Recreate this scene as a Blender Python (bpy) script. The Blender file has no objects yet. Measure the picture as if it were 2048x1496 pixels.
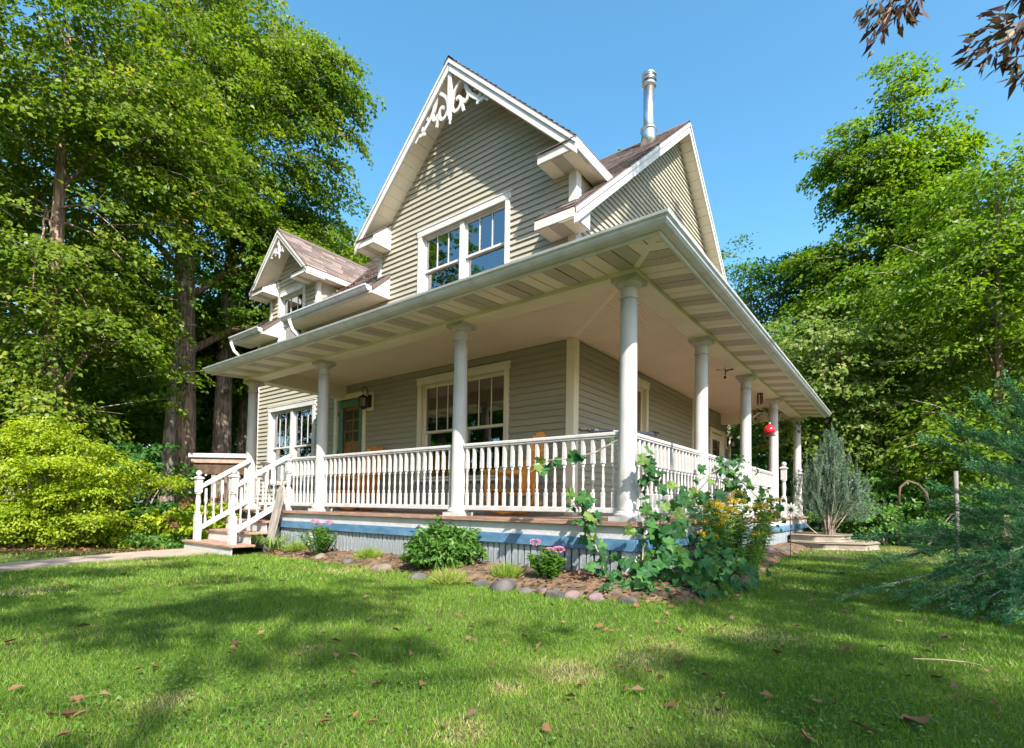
import bpy, math, random
import numpy as np
from mathutils import Matrix, Vector
random.seed(7)
rng = np.random.default_rng(11)
scene = bpy.context.scene
COL = scene.collection

# ------------------------------------------------------------------ camera
F_PX, PPY = 1040.13, 980.99
YAW, PITCH, ROLL = math.radians(37.485), math.radians(1.736), math.radians(0.941)
CAM = np.array([2.2343, -4.7922, 0.1311])
FWD = np.array([-math.sin(YAW)*math.cos(PITCH), math.cos(YAW)*math.cos(PITCH), math.sin(PITCH)])
_r = np.array([math.cos(YAW), math.sin(YAW), 0.0]); _u = np.cross(_r, FWD)
RGT = _r*math.cos(ROLL)+_u*math.sin(ROLL); UPV = -_r*math.sin(ROLL)+_u*math.cos(ROLL)
cam_data = bpy.data.cameras.new('camera'); cam = bpy.data.objects.new('camera', cam_data); COL.objects.link(cam)
cam.matrix_world = Matrix(((RGT[0], UPV[0], -FWD[0], CAM[0]), (RGT[1], UPV[1], -FWD[1], CAM[1]), (RGT[2], UPV[2], -FWD[2], CAM[2]), (0, 0, 0, 1)))
cam_data.sensor_width = 36; cam_data.sensor_fit = 'HORIZONTAL'; cam_data.lens = F_PX/2048*36
cam_data.shift_y = (PPY-748)/2048; cam_data.clip_start = 0.05; cam_data.clip_end = 2000
scene.camera = cam

def ray(u, v): return FWD + RGT*(u-1024)/F_PX + UPV*(PPY-v)/F_PX
def at(u, v, d): return CAM + d*ray(u, v)           # a photo point at a given depth

# ------------------------------------------------------------------ light
SUN = Vector((1.65, -1.0, 1.85)).normalized()
world = bpy.data.worlds.new('World'); scene.world = world; world.use_nodes = True
wn = world.node_tree.nodes; wl = world.node_tree.links; wn.clear()
sky = wn.new('ShaderNodeTexSky'); sky.sky_type = 'NISHITA'; sky.sun_disc = False
sky.sun_elevation = math.asin(SUN.z); sky.sun_rotation = math.atan2(SUN.x, SUN.y)
sky.air_density = 1.0; sky.dust_density = 1.5; sky.ozone_density = 1.6
bg = wn.new('ShaderNodeBackground'); bg.inputs[1].default_value = 0.13
hsv = wn.new('ShaderNodeHueSaturation'); hsv.inputs['Hue'].default_value = .482; hsv.inputs['Saturation'].default_value = 1.25; wl.new(sky.outputs[0], hsv.inputs['Color'])
wo = wn.new('ShaderNodeOutputWorld'); wl.new(hsv.outputs[0], bg.inputs[0]); wl.new(bg.outputs[0], wo.inputs[0])
sd = bpy.data.lights.new('sun', 'SUN'); sd.energy = 4.1; sd.angle = math.radians(0.53); sd.color = (1, .93, .82)
so = bpy.data.objects.new('sun', sd); COL.objects.link(so); so.rotation_euler = SUN.to_track_quat('Z', 'Y').to_euler(); so.location = (20, -10, 25)
vs = scene.view_settings; vs.view_transform = 'Standard'; vs.look = 'None'; vs.gamma = 1; vs.use_curve_mapping = False; vs.exposure = 1.45
scene.render.engine = 'CYCLES'
cy = scene.cycles; cy.max_bounces = 6; cy.diffuse_bounces = 5; cy.glossy_bounces = 3; cy.transmission_bounces = 5; cy.transparent_max_bounces = 8
cy.use_adaptive_sampling = True; cy.adaptive_threshold = .02; cy.caustics_reflective = False; cy.caustics_refractive = False

# ------------------------------------------------------------------ materials
MATS = {}
def mat(name, col, rough=.6, col2=None, scale=6., mixlo=.4, mixhi=.6, bump=0., bscale=40., detail=4, spec=.4, metal=0., stretch=None, attr=None, trans=0., tcol=None, dirt=None, dscale=1.5):
    if name in MATS: return MATS[name]
    m = bpy.data.materials.new(name); m.use_nodes = True; nt = m.node_tree; N = nt.nodes; L = nt.links; N.clear()
    out = N.new('ShaderNodeOutputMaterial'); b = N.new('ShaderNodeBsdfPrincipled')
    b.inputs['Roughness'].default_value = rough; b.inputs['Metallic'].default_value = metal; b.inputs['Specular IOR Level'].default_value = spec
    b.inputs['Base Color'].default_value = (*col, 1)
    tc = N.new('ShaderNodeTexCoord'); vec = tc.outputs['Object']
    if stretch:
        mp = N.new('ShaderNodeMapping'); mp.inputs['Scale'].default_value = stretch; L.new(vec, mp.inputs['Vector']); vec = mp.outputs[0]
    cur = None
    if attr:
        a = N.new('ShaderNodeAttribute'); a.attribute_name = 'rnd'; r = N.new('ShaderNodeValToRGB')
        el = r.color_ramp.elements
        for i, (p_, c_) in enumerate(attr):
            e = el[i] if i < 2 else el.new(p_)
            e.position = p_; e.color = (*c_, 1)
        L.new(a.outputs['Fac'], r.inputs[0]); cur = r.outputs[0]
    if col2:
        n = N.new('ShaderNodeTexNoise'); n.inputs['Scale'].default_value = scale; n.inputs['Detail'].default_value = detail; L.new(vec, n.inputs['Vector'])
        mr = N.new('ShaderNodeMapRange'); mr.inputs[1].default_value = mixlo; mr.inputs[2].default_value = mixhi; L.new(n.outputs['Fac'], mr.inputs[0])
        mx = N.new('ShaderNodeMixRGB'); mx.inputs[1].default_value = (*col, 1); mx.inputs[2].default_value = (*col2, 1); L.new(mr.outputs[0], mx.inputs[0])
        if cur is not None: L.new(cur, mx.inputs[1])
        cur = mx.outputs[0]
    if dirt:
        n = N.new('ShaderNodeTexNoise'); n.inputs['Scale'].default_value = dscale; n.inputs['Detail'].default_value = 8; n.inputs['Roughness'].default_value = .7; L.new(tc.outputs['Object'], n.inputs['Vector'])
        mr = N.new('ShaderNodeMapRange'); mr.inputs[1].default_value = .5; mr.inputs[2].default_value = .75; mr.inputs[4].default_value = .55; L.new(n.outputs['Fac'], mr.inputs[0])
        mx = N.new('ShaderNodeMixRGB'); mx.inputs[1].default_value = (*col, 1); mx.inputs[2].default_value = (*dirt, 1); L.new(mr.outputs[0], mx.inputs[0])
        if cur is not None: L.new(cur, mx.inputs[1])
        cur = mx.outputs[0]
    if cur is not None: L.new(cur, b.inputs['Base Color'])
    if bump:
        n = N.new('ShaderNodeTexNoise'); n.inputs['Scale'].default_value = bscale; n.inputs['Detail'].default_value = 5; L.new(vec, n.inputs['Vector'])
        bp = N.new('ShaderNodeBump'); bp.inputs['Strength'].default_value = bump; bp.inputs['Distance'].default_value = .02; L.new(n.outputs['Fac'], bp.inputs['Height']); L.new(bp.outputs[0], b.inputs['Normal'])
    sh = b.outputs[0]
    if trans:
        t = N.new('ShaderNodeBsdfTranslucent'); t.inputs[0].default_value = (*(tcol or col), 1)
        if cur is not None and not tcol:
            hs = N.new('ShaderNodeHueSaturation'); hs.inputs['Value'].default_value = 1.25; hs.inputs['Saturation'].default_value = 1.1; L.new(cur, hs.inputs['Color']); L.new(hs.outputs[0], t.inputs[0])
        ms = N.new('ShaderNodeMixShader'); ms.inputs[0].default_value = trans; L.new(b.outputs[0], ms.inputs[1]); L.new(t.outputs[0], ms.inputs[2]); sh = ms.outputs[0]
    L.new(sh, out.inputs[0]); MATS[name] = m
    return m

def glass_mat(nm, base, k, tint=(.55, .58, .57)):
    m = bpy.data.materials.new(nm); m.use_nodes = True; nt = m.node_tree; N = nt.nodes; L = nt.links; N.clear()
    out = N.new('ShaderNodeOutputMaterial'); g = N.new('ShaderNodeBsdfGlossy'); g.inputs['Roughness'].default_value = .015; g.inputs[0].default_value = (.95, .97, 1, 1)
    t = N.new('ShaderNodeBsdfTransparent'); t.inputs[0].default_value = (*tint, 1)
    lw = N.new('ShaderNodeFresnel'); lw.inputs[0].default_value = 1.9
    ma = N.new('ShaderNodeMath'); ma.operation = 'MULTIPLY_ADD'; ma.inputs[1].default_value = k; ma.inputs[2].default_value = base; ma.use_clamp = True; L.new(lw.outputs[0], ma.inputs[0])
    tc = N.new('ShaderNodeTexCoord'); n = N.new('ShaderNodeTexNoise'); n.inputs['Scale'].default_value = 2.2; n.inputs['Detail'].default_value = 1; L.new(tc.outputs['Object'], n.inputs['Vector'])
    bp = N.new('ShaderNodeBump'); bp.inputs['Strength'].default_value = .12; bp.inputs['Distance'].default_value = .02; L.new(n.outputs[0], bp.inputs['Height']); L.new(bp.outputs[0], g.inputs['Normal'])
    ms = N.new('ShaderNodeMixShader'); L.new(ma.outputs[0], ms.inputs[0]); L.new(t.outputs[0], ms.inputs[1]); L.new(g.outputs[0], ms.inputs[2]); L.new(ms.outputs[0], out.inputs[0])
    return m

def ground_mat():
    m = bpy.data.materials.new('ground_soil_and_turf'); m.use_nodes = True; nt = m.node_tree; N = nt.nodes; L = nt.links
    b = N['Principled BSDF']; b.inputs['Roughness'].default_value = .95; b.inputs['Specular IOR Level'].default_value = .1
    tc = N.new('ShaderNodeTexCoord')
    n1 = N.new('ShaderNodeTexNoise'); n1.inputs['Scale'].default_value = 1.3; n1.inputs['Detail'].default_value = 7; L.new(tc.outputs['Object'], n1.inputs['Vector'])
    n2 = N.new('ShaderNodeTexNoise'); n2.inputs['Scale'].default_value = 45; n2.inputs['Detail'].default_value = 5; L.new(tc.outputs['Object'], n2.inputs['Vector'])
    r1 = N.new('ShaderNodeValToRGB'); r1.color_ramp.elements[0].position = .36; r1.color_ramp.elements[0].color = (.05, .085, .02, 1); r1.color_ramp.elements[1].position = .68; r1.color_ramp.elements[1].color = (.12, .11, .045, 1)
    L.new(n1.outputs[0], r1.inputs[0])
    mx = N.new('ShaderNodeMixRGB'); mx.blend_type = 'MULTIPLY'; mx.inputs[0].default_value = .7; L.new(r1.outputs[0], mx.inputs[1]); L.new(n2.outputs[0], mx.inputs[2])
    sc = N.new('ShaderNodeMixRGB'); sc.blend_type = 'ADD'; sc.inputs[0].default_value = .35; L.new(mx.outputs[0], sc.inputs[1]); L.new(r1.outputs[0], sc.inputs[2])
    L.new(sc.outputs[0], b.inputs['Base Color'])
    bp = N.new('ShaderNodeBump'); bp.inputs['Strength'].default_value = .6; bp.inputs['Distance'].default_value = .03; L.new(n2.outputs[0], bp.inputs['Height']); L.new(bp.outputs[0], b.inputs['Normal'])
    return m

def vent_mat():
    m = bpy.data.materials.new('perforated_soffit'); m.use_nodes = True; nt = m.node_tree; N = nt.nodes; L = nt.links
    b = N['Principled BSDF']; b.inputs['Roughness'].default_value = .55
    tc = N.new('ShaderNodeTexCoord'); mp = N.new('ShaderNodeMapping'); mp.inputs['Scale'].default_value = (62, 62, 0); L.new(tc.outputs['Object'], mp.inputs[0])
    v = N.new('ShaderNodeTexVoronoi'); v.inputs['Scale'].default_value = 1; v.inputs['Randomness'].default_value = .12; L.new(mp.outputs[0], v.inputs['Vector'])
    r = N.new('ShaderNodeValToRGB'); r.color_ramp.elements[0].position = .30; r.color_ramp.elements[0].color = (.10, .085, .06, 1); r.color_ramp.elements[1].position = .38; r.color_ramp.elements[1].color = (.66, .60, .50, 1)
    L.new(v.outputs['Distance'], r.inputs[0]); L.new(r.outputs[0], b.inputs['Base Color'])
    return m

WHITE = mat('white_trim_paint', (.60, .59, .58), .5, col2=(.52, .51, .49), scale=3, bump=.08, bscale=60, dirt=(.50, .47, .40), dscale=2.5)
CREAM = mat('cream_trim_paint', (.80, .75, .62), .5, col2=(.73, .68, .55), scale=3, bump=.05)
OLD_WHITE = mat('worn_white_paint', (.50, .49, .49), .6, col2=(.38, .37, .355), scale=9, mixlo=.55, mixhi=.8, bump=.25, bscale=30, dirt=(.33, .30, .25), dscale=5)
SIDING = mat('olive_clapboard_paint', (.375, .355, .285), .55, col2=(.335, .318, .255), scale=1.6, bump=.06, bscale=25, stretch=(.4, .4, 4), dirt=(.36, .335, .275), dscale=.8)
SHEATH = mat('wall_sheathing', (.25, .245, .19), .8, col2=(.2, .2, .16))
SHINGLE = mat('asphalt_shingle', (.2, .15, .13), .9, attr=[(0, (.14, .105, .095)), (.5, (.21, .165, .15)), (1, (.29, .24, .225))], col2=(.12, .10, .095), scale=90, mixlo=.5, mixhi=.8, bump=.5, bscale=220)
GUTTER = mat('pale_grey_gutter', (.60, .61, .67), .35, col2=(.52, .53, .57), scale=3, spec=.5, dirt=(.35, .34, .30), dscale=6)
SOFFIT = mat('soffit_vinyl', (.80, .73, .61), .5, col2=(.75, .68, .56), scale=2)
VENT = vent_mat()
CEIL = mat('beadboard_paint', (.93, .79, .68), .5, col2=(.89, .75, .64), scale=1.5)
BEAM = mat('porch_beam_paint', (.84, .78, .64), .5, col2=(.78, .72, .58), scale=1.3, bump=.04, dirt=(.58, .55, .38), dscale=1.2)
COLUMN = mat('column_paint', (.51, .50, .50), .45, col2=(.44, .43, .425), scale=4, stretch=(3, 3, .5), bump=.1, dirt=(.38, .36, .31), dscale=2.2)
DECK = mat('red_brown_deck', (.27, .15, .105), .6, col2=(.36, .24, .185), scale=5, stretch=(1, 8, 8), bump=.2, dirt=(.34, .27, .22), dscale=4)
BLUE = mat('blue_band_paint', (.06, .15, .265), .55, col2=(.095, .20, .32), scale=4, stretch=(1, 1, 3), bump=.15, dirt=(.24, .33, .40), dscale=3)
SLAT = mat('pale_skirt_paint', (.33, .365, .40), .6, col2=(.23, .26, .285), scale=7, bump=.25, stretch=(4, 4, 1), dirt=(.34, .34, .30), dscale=3.5)
GREEN = mat('green_door_paint', (.115, .23, .175), .45, col2=(.09, .19, .145), scale=4)
WOODDOOR = mat('red_brown_door', (.50, .19, .11), .45, col2=(.36, .12, .07), scale=6, stretch=(6, 6, .6))
BLACK = mat('black_iron', (.02, .018, .017), .45, col2=(.04, .035, .03), scale=20)
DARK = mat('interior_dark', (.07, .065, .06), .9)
CURTAIN = mat('pale_curtain', (.50, .58, .52), .9, col2=(.42, .50, .45), scale=2, trans=.2, tcol=(.5, .55, .5))
METAL = mat('galvanised_flue', (.62, .62, .63), .32, metal=1., col2=(.5, .5, .52), scale=5, bump=.03, bscale=8)
LOG = mat('orange_log_wood', (.80, .36, .07), .42, col2=(.62, .24, .045), scale=6, stretch=(2, 2, 2), bump=.1)
GREYWOOD = mat('weathered_grey_wood', (.36, .33, .30), .85, col2=(.22, .19, .17), scale=7, stretch=(6, 6, .6), bump=.4, bscale=20)
BROWNWOOD = mat('brown_wood', (.12, .075, .048), .8, col2=(.07, .043, .027), scale=6, bump=.3)
CONC = mat('concrete_path', (.36, .29, .235), .9, col2=(.29, .235, .19), scale=3, bump=.3, bscale=60, dirt=(.27, .22, .17), dscale=2)
STONE = mat('grey_stone', (.115, .105, .10), .9, col2=(.05, .047, .047), scale=5, bump=.6, bscale=18)
PINKSTONE = mat('pink_stone', (.19, .13, .13), .9, col2=(.10, .07, .075), scale=6, bump=.5, bscale=20)
TANSTONE = mat('tan_stone', (.19, .155, .12), .9, col2=(.11, .09, .07), scale=7, bump=.7, bscale=16)
SLAB = mat('tan_flagstone', (.30, .25, .195), .9, col2=(.20, .165, .13), scale=3, bump=.6, bscale=14, dirt=(.24, .21, .17), dscale=4)
SOIL = mat('bed_soil', (.085, .06, .042), 1., col2=(.19, .13, .085), scale=9, bump=1., bscale=30, spec=.1)
BARK = mat('brown_bark', (.37, .255, .19), .95, col2=(.14, .10, .075), scale=9, mixlo=.42, mixhi=.58, stretch=(2.2, 2.2, .28), bump=1., bscale=9, spec=.1, detail=8)
BARK2 = mat('grey_bark', (.30, .245, .205), .95, col2=(.13, .105, .09), scale=8, mixlo=.42, mixhi=.58, stretch=(2.2, 2.2, .35), bump=1., bscale=9, spec=.1)
TWIG = mat('twig_bark', (.36, .30, .25), .9, col2=(.16, .12, .10), scale=12)
GLASS = glass_mat('window_glass', .20, .9); DOORGLASS = glass_mat('storm_door_glass', .0, .14, (.95, .95, .95))
RED = mat('red_glass', (.75, .012, .02), .12, spec=.8)
ROD = mat('grey_metal_rod', (.20, .20, .24), .4, metal=.6, col2=(.12, .12, .15), scale=10)
RUG = mat('purple_flower', (.55, .22, .38), .8, attr=[(0, (.45, .16, .30)), (1, (.66, .33, .50))])
def leafmat(name, stops, trans=.48, rough=.45): return mat(name, stops[0][1], rough, attr=stops, trans=trans, spec=.3)
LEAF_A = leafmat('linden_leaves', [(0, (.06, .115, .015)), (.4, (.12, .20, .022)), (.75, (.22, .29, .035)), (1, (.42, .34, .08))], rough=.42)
LEAF_B = leafmat('maple_leaves', [(0, (.045, .12, .02)), (.5, (.08, .19, .028)), (.85, (.14, .26, .04)), (1, (.27, .33, .06))])
LEAF_Y = leafmat('yellow_green_leaves', [(0, (.14, .23, .018)), (.4, (.27, .37, .025)), (.8, (.40, .46, .04)), (1, (.50, .48, .07))])
LEAF_T = leafmat('sunlit_maple_leaves', [(0, (.08, .16, .018)), (.5, (.15, .255, .025)), (.85, (.24, .33, .035)), (1, (.36, .38, .07))])  # brighter leaf colour; on the shaded fill trees it stands in for light
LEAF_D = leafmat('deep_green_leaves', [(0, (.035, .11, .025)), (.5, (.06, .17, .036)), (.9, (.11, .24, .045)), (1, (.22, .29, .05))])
LEAF_P = leafmat('pale_turning_leaves', [(0, (.07, .15, .025)), (.45, (.15, .24, .04)), (.75, (.30, .33, .11)), (1, (.48, .40, .22))])
LEAF_S = leafmat('bush_leaves', [(0, (.06, .15, .03)), (.5, (.11, .24, .045)), (1, (.20, .34, .07))])
LEAF_V = leafmat('grape_leaves', [(0, (.018, .08, .022)), (.5, (.035, .13, .032)), (.85, (.07, .18, .035)), (1, (.16, .24, .05))], trans=.3, rough=.55)
LEAF_J = leafmat('juniper_needles', [(0, (.035, .13, .045)), (.5, (.08, .25, .085)), (.9, (.17, .37, .15)), (1, (.30, .36, .10))], trans=.15)
LEAF_JU = leafmat('upright_juniper_needles', [(0, (.06, .10, .05)), (.5, (.12, .20, .13)), (.9, (.22, .32, .22)), (1, (.24, .22, .06))], trans=.15)
LEAF_R = leafmat('dark_red_ash_leaves', [(0, (.06, .03, .03)), (.5, (.10, .05, .035)), (.8, (.09, .085, .025)), (1, (.16, .06, .03))], trans=.3)
LEAF_DRY = leafmat('dry_leaves', [(0, (.10, .045, .03)), (.35, (.20, .09, .045)), (.7, (.26, .15, .075)), (1, (.17, .10, .075))], trans=.12, rough=.7)
GOLD = leafmat('goldenrod_flowers', [(0, (.38, .27, .01)), (1, (.58, .44, .03))], trans=.2)
PINK = leafmat('pink_sedum_flowers', [(0, (.50, .17, .32)), (1, (.70, .36, .52))], trans=.2)
GRASS = mat('lawn_blades', (.07, .16, .02), .5, spec=.3, trans=.42, attr=[(0, (.085, .19, .02)), (.45, (.165, .30, .032)), (.75, (.28, .39, .05)), (.9, (.42, .40, .13)), (1, (.50, .43, .23))])

# ------------------------------------------------------------------ mesh helpers
class MB:
    def __init__(s): s.v = []; s.f = []
    def add(s, vs_, fs_):
        o = len(s.v); s.v += [tuple(float(c) for c in p) for p in vs_]; s.f += [tuple(i+o for i in f) for f in fs_]; return s
    def box(s, x0, x1, y0, y1, z0, z1):
        return s.add([(x0, y0, z0), (x1, y0, z0), (x1, y1, z0), (x0, y1, z0), (x0, y0, z1), (x1, y0, z1), (x1, y1, z1), (x0, y1, z1)],
                     [(0, 3, 2, 1), (4, 5, 6, 7), (0, 1, 5, 4), (1, 2, 6, 5), (2, 3, 7, 6), (3, 0, 4, 7)])
    def prism(s, poly, a, b, axis):
        n = len(poly)
        def P(p, t): return (t, p[0], p[1]) if axis == 'x' else ((p[0], t, p[1]) if axis == 'y' else (p[0], p[1], t))
        return s.add([P(p, a) for p in poly]+[P(p, b) for p in poly], [tuple(range(n)), tuple(range(2*n-1, n-1, -1))]+[(i, (i+1) % n, n+(i+1) % n, n+i) for i in range(n)])
    def tube(s, path, rad, n=6, cap=True, flat=None):
        path = [Vector(p) for p in path]; m = len(path)
        if not hasattr(rad, '__len__'): rad = [rad]*m
        vs_ = []; ref = Vector((0, 0, 1))
        for i, p in enumerate(path):
            t = (path[min(i+1, m-1)]-path[max(i-1, 0)]).normalized()
            a = t.cross(ref)
            if a.length < .05: a = t.cross(Vector((1, 0, 0)))
            a.normalize(); b = a.cross(t)
            for k in range(n):
                w = 2*math.pi*k/n+math.pi/4*(n == 4); vs_.append(p+(a*math.cos(w)+b*math.sin(w)*(flat or 1))*rad[i])
        fs_ = [(i*n+k, i*n+(k+1) % n, (i+1)*n+(k+1) % n, (i+1)*n+k) for i in range(m-1) for k in range(n)]
        if cap: fs_ += [tuple(range(n-1, -1, -1)), tuple((m-1)*n+k for k in range(n))]
        return s.add(vs_, fs_)
    def lathe(s, prof, n=16, c=(0, 0, 0)):
        m = len(prof)
        vs_ = [(c[0]+r*math.cos(2*math.pi*k/n), c[1]+r*math.sin(2*math.pi*k/n), c[2]+z) for r, z in prof for k in range(n)]
        fs_ = [(i*n+k, i*n+(k+1) % n, (i+1)*n+(k+1) % n, (i+1)*n+k) for i in range(m-1) for k in range(n)]
        fs_ += [tuple(range(n-1, -1, -1)), tuple((m-1)*n+k for k in range(n))]
        return s.add(vs_, fs_)
    def sqlathe(s, prof, c=(0, 0, 0)):
        for (r0, z0), (r1, z1) in zip(prof[:-1], prof[1:]):
            if abs(z1-z0) < 1e-6: continue
            s.add([(c[0]+sx*r0, c[1]+sy*r0, c[2]+z0) for sx, sy in ((-1, -1), (1, -1), (1, 1), (-1, 1))]+[(c[0]+sx*r1, c[1]+sy*r1, c[2]+z1) for sx, sy in ((-1, -1), (1, -1), (1, 1), (-1, 1))],
                  [(0, 3, 2, 1), (4, 5, 6, 7), (0, 1, 5, 4), (1, 2, 6, 5), (2, 3, 7, 6), (3, 0, 4, 7)])
        return s
    def mesh(s, name, material, smooth=False):
        me = bpy.data.meshes.new(name); me.from_pydata(s.v, [], s.f); me.materials.append(material)
        if smooth: me.polygons.foreach_set('use_smooth', [True]*len(me.polygons))
        me.update(); return me
    def build(s, name, material, parent=None, smooth=False, loc=None):
        return link(name, s.mesh(name, material, smooth), parent, loc)

def link(name, me, parent=None, loc=None, rot=None, scale=None):
    o = bpy.data.objects.new(name, me); COL.objects.link(o)
    if parent is not None: o.parent = parent
    if loc is not None: o.location = loc
    if rot is not None: o.rotation_euler = rot
    if scale is not None: o.scale = scale if hasattr(scale, '__len__') else (scale,)*3
    return o
def empty(name, loc=(0, 0, 0), rz=0):
    o = bpy.data.objects.new(name, None); COL.objects.link(o); o.location = loc; o.rotation_euler = (0, 0, rz); o.empty_display_size = .2; return o
def tag(o, label=None, cat=None, group=None, kind=None):
    if label: o['label'] = label
    if cat: o['category'] = cat
    if group: o['group'] = group
    if kind: o['kind'] = kind
    return o
def bevel(o, w=.006, seg=1):
    m = o.modifiers.new('edge', 'BEVEL'); m.width = w; m.segments = seg; m.limit_method = 'ANGLE'; return o
def bulk(name, V, quads, rnd, material, parent=None, tri=False, smooth=False):
    """mesh from numpy arrays; one 'rnd' value per face"""
    me = bpy.data.meshes.new(name); k = 3 if tri else 4; n = len(quads)
    me.vertices.add(len(V)); me.vertices.foreach_set('co', np.asarray(V, np.float32).ravel())
    me.loops.add(n*k); me.loops.foreach_set('vertex_index', np.asarray(quads, np.int32).ravel())
    me.polygons.add(n); me.polygons.foreach_set('loop_start', np.arange(0, n*k, k, dtype=np.int32))
    try: me.polygons.foreach_set('loop_total', np.full(n, k, np.int32))
    except Exception: pass
    at_ = me.attributes.new('rnd', 'FLOAT', 'FACE'); at_.data.foreach_set('value', np.asarray(rnd, np.float32))
    me.materials.append(material); me.update(calc_edges=True); me.validate()
    if smooth: me.polygons.foreach_set('use_smooth', [True]*len(me.polygons))
    return link(name, me, parent)
def nrm(a): return a/np.maximum(np.linalg.norm(a, axis=-1, keepdims=True), 1e-9)
def leaves(P, D_, Nn, L, W, fold=.25):
    """rhombic folded leaves: base P, direction D_, normal Nn, length L, width W"""
    D_ = nrm(D_); S = nrm(np.cross(D_, Nn)); Nn = nrm(np.cross(S, D_)); L = L[:, None]; W = W[:, None]
    mid = P+D_*L*.45
    V = np.stack([P, mid+S*W*.5+Nn*W*fold, P+D_*L-Nn*L*.12, mid-S*W*.5+Nn*W*fold], 1).reshape(-1, 3)
    Q = np.arange(len(P)*4).reshape(-1, 4)
    return V, Q

def gz(x, y=0.0):
    t = np.clip((np.asarray(x, float)+1)/-7, 0, 1); return -0.62-0.10*t*t*(3-2*t)
def G(u, v):
    """photo point -> point on the lawn"""
    d = ray(u, v); z = -.62
    for _ in range(4):
        P = CAM+d*((z-CAM[2])/d[2]); z = float(gz(P[0]))
    return np.array([P[0], P[1], z])

# ------------------------------------------------------------------ setting: ground, path, flower bed
D, XW = 1.975, -1.82          # front wall plane y, right wall plane x
XL, YB = -11.5, 10.54         # left end of the front wall, back end of the side wall
xs = np.unique(np.concatenate([np.linspace(-14, 8, 45), np.linspace(-220, -14, 12), np.linspace(8, 220, 12)]))
ys = np.unique(np.concatenate([np.linspace(-9, 16, 45), np.linspace(-220, -9, 12), np.linspace(16, 220, 12)]))
gv = [(x, y, float(gz(x))) for y in ys for x in xs]; nx = len(xs)
me = bpy.data.meshes.new('ground'); me.from_pydata(gv, [], [(j*nx+i, j*nx+i+1, (j+1)*nx+i+1, (j+1)*nx+i) for j in range(len(ys)-1) for i in range(nx-1)]); me.materials.append(ground_mat())
me.polygons.foreach_set('use_smooth', [True]*len(me.polygons))
tag(link('ground', me), 'lawn soil and woodland floor under the grass', 'ground', kind='structure')

pa = [(-6.55, -1.10), (-6.45, -1.9), (-6.28, -2.7), (-5.75, -3.65), (-4.9, -4.9), (-3.6, -6.6)]
pb = [(-7.55, -1.10), (-7.42, -1.75), (-7.12, -2.5), (-6.55, -3.5), (-5.7, -4.75), (-4.4, -6.5)]
path_mid = []
mb = MB()
for i in range(len(pa)-1):
    z0 = float(gz(pa[i][0])); z1 = float(gz(pa[i+1][0])); h = .035
    mb.add([(*pa[i], z0+h), (*pa[i+1], z1+h), (*pb[i+1], z1+h), (*pb[i], z0+h), (*pa[i], z0-.05), (*pa[i+1], z1-.05), (*pb[i+1], z1-.05), (*pb[i], z0-.05)],
           [(0, 1, 2, 3), (0, 4, 5, 1), (3, 2, 6, 7), (0, 3, 7, 4), (1, 5, 6, 2)])
tag(mb.build('path', CONC), 'pale concrete path curving to the porch stairs', 'path', kind='structure')
bed_edge = [(-6.0, -.62), (-5.0, -.70), (-4.2, -.76), (-3.0, -.86), (-2.1, -.92), (-1.2, -1.02), (-.6, -1.06), (-.1, -1.02), (.3, -.95), (.62, -.74), (.88, -.5), (.98, .1), (.86, 1.8), (.62, 4.6), (.65, 7.2)]
inner = [(-6.0, -.05), (-5.0, -.05), (-4.2, -.05), (-3.0, -.05), (-2.1, -.05), (-1.2, -.05), (-.6, -.05), (-.3, -.05), (0, -.05), (.05, -.02), (.05, .02), (.05, .3), (.05, 1.8), (.05, 4.6), (.05, 7.2)]
mb = MB(); rows = []
for (ex, ey), (ix, iy) in zip(bed_edge, inner):
    rows.append([(ix+(ex-ix)*t, iy+(ey-iy)*t, float(gz(ix))+[.10, .10, .085, .06, .012, -.03][k]+.012*math.sin(7*ix+3*k)) for k, t in enumerate((0, .25, .5, .75, .94, 1.02))])
mb.add([p for r_ in rows for p in r_], [(i*6+k, i*6+k+1, (i+1)*6+k+1, (i+1)*6+k) for i in range(len(rows)-1) for k in range(5)])
tag(mb.build('flower_bed', SOIL, smooth=True), 'narrow strip of bare soil along the porch skirt', 'flower bed', kind='structure')

# ------------------------------------------------------------------ the house
house = tag(empty('house', (0, 0, 0)), 'olive clapboard house with white gables and a wraparound columned porch', 'house')

fmap = lambda s, z, d: (s, D-d, z)
smap = lambda s, z, d: (XW+d, s, z)
FRONT_OPEN = [(-7.86, -6.93, 0.0, 2.40), (-5.14, -3.13, .62, 2.40), (-10.76, -8.83, .62, 2.42), (-5.22, -3.17, 3.75, 5.29), (-10.44, -9.40, 3.75, 5.32)]
SIDE_OPEN = [(3.62, 4.64, .62, 2.42), (8.78, 9.82, 0.0, 2.13)]
def sheet(mp, s0, s1, z0, z1, opens, name, extra=()):
    ss = sorted({s0, s1}|{c for o in opens for c in o[:2] if s0 < c < s1}); zs = sorted({z0, z1}|{c for o in opens for c in o[2:] if z0 < c < z1})
    b = MB()
    for a, c in zip(ss[:-1], ss[1:]):
        for e, g in zip(zs[:-1], zs[1:]):
            m_, n_ = (a+c)/2, (e+g)/2
            if any(o[0] < m_ < o[1] and o[2] < n_ < o[3] for o in opens): continue
            for d in (0, -.12): b.add([mp(a, e, d), mp(c, e, d), mp(c, g, d), mp(a, g, d)], [(0, 1, 2, 3)])
    for poly in extra:
        for d in (0, -.12): b.add([mp(s, z, d) for s, z in poly], [tuple(range(len(poly)))])
    return b.build(name, SHEATH, house)
GX, GH, GZ, GE = -4.15, 2.355, 7.98, .97      # front gable centre, half width of the wall, roof apex, slope
DX, DH, DZ, DE = -9.84, 1.07, 6.72, .94       # left dormer
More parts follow.
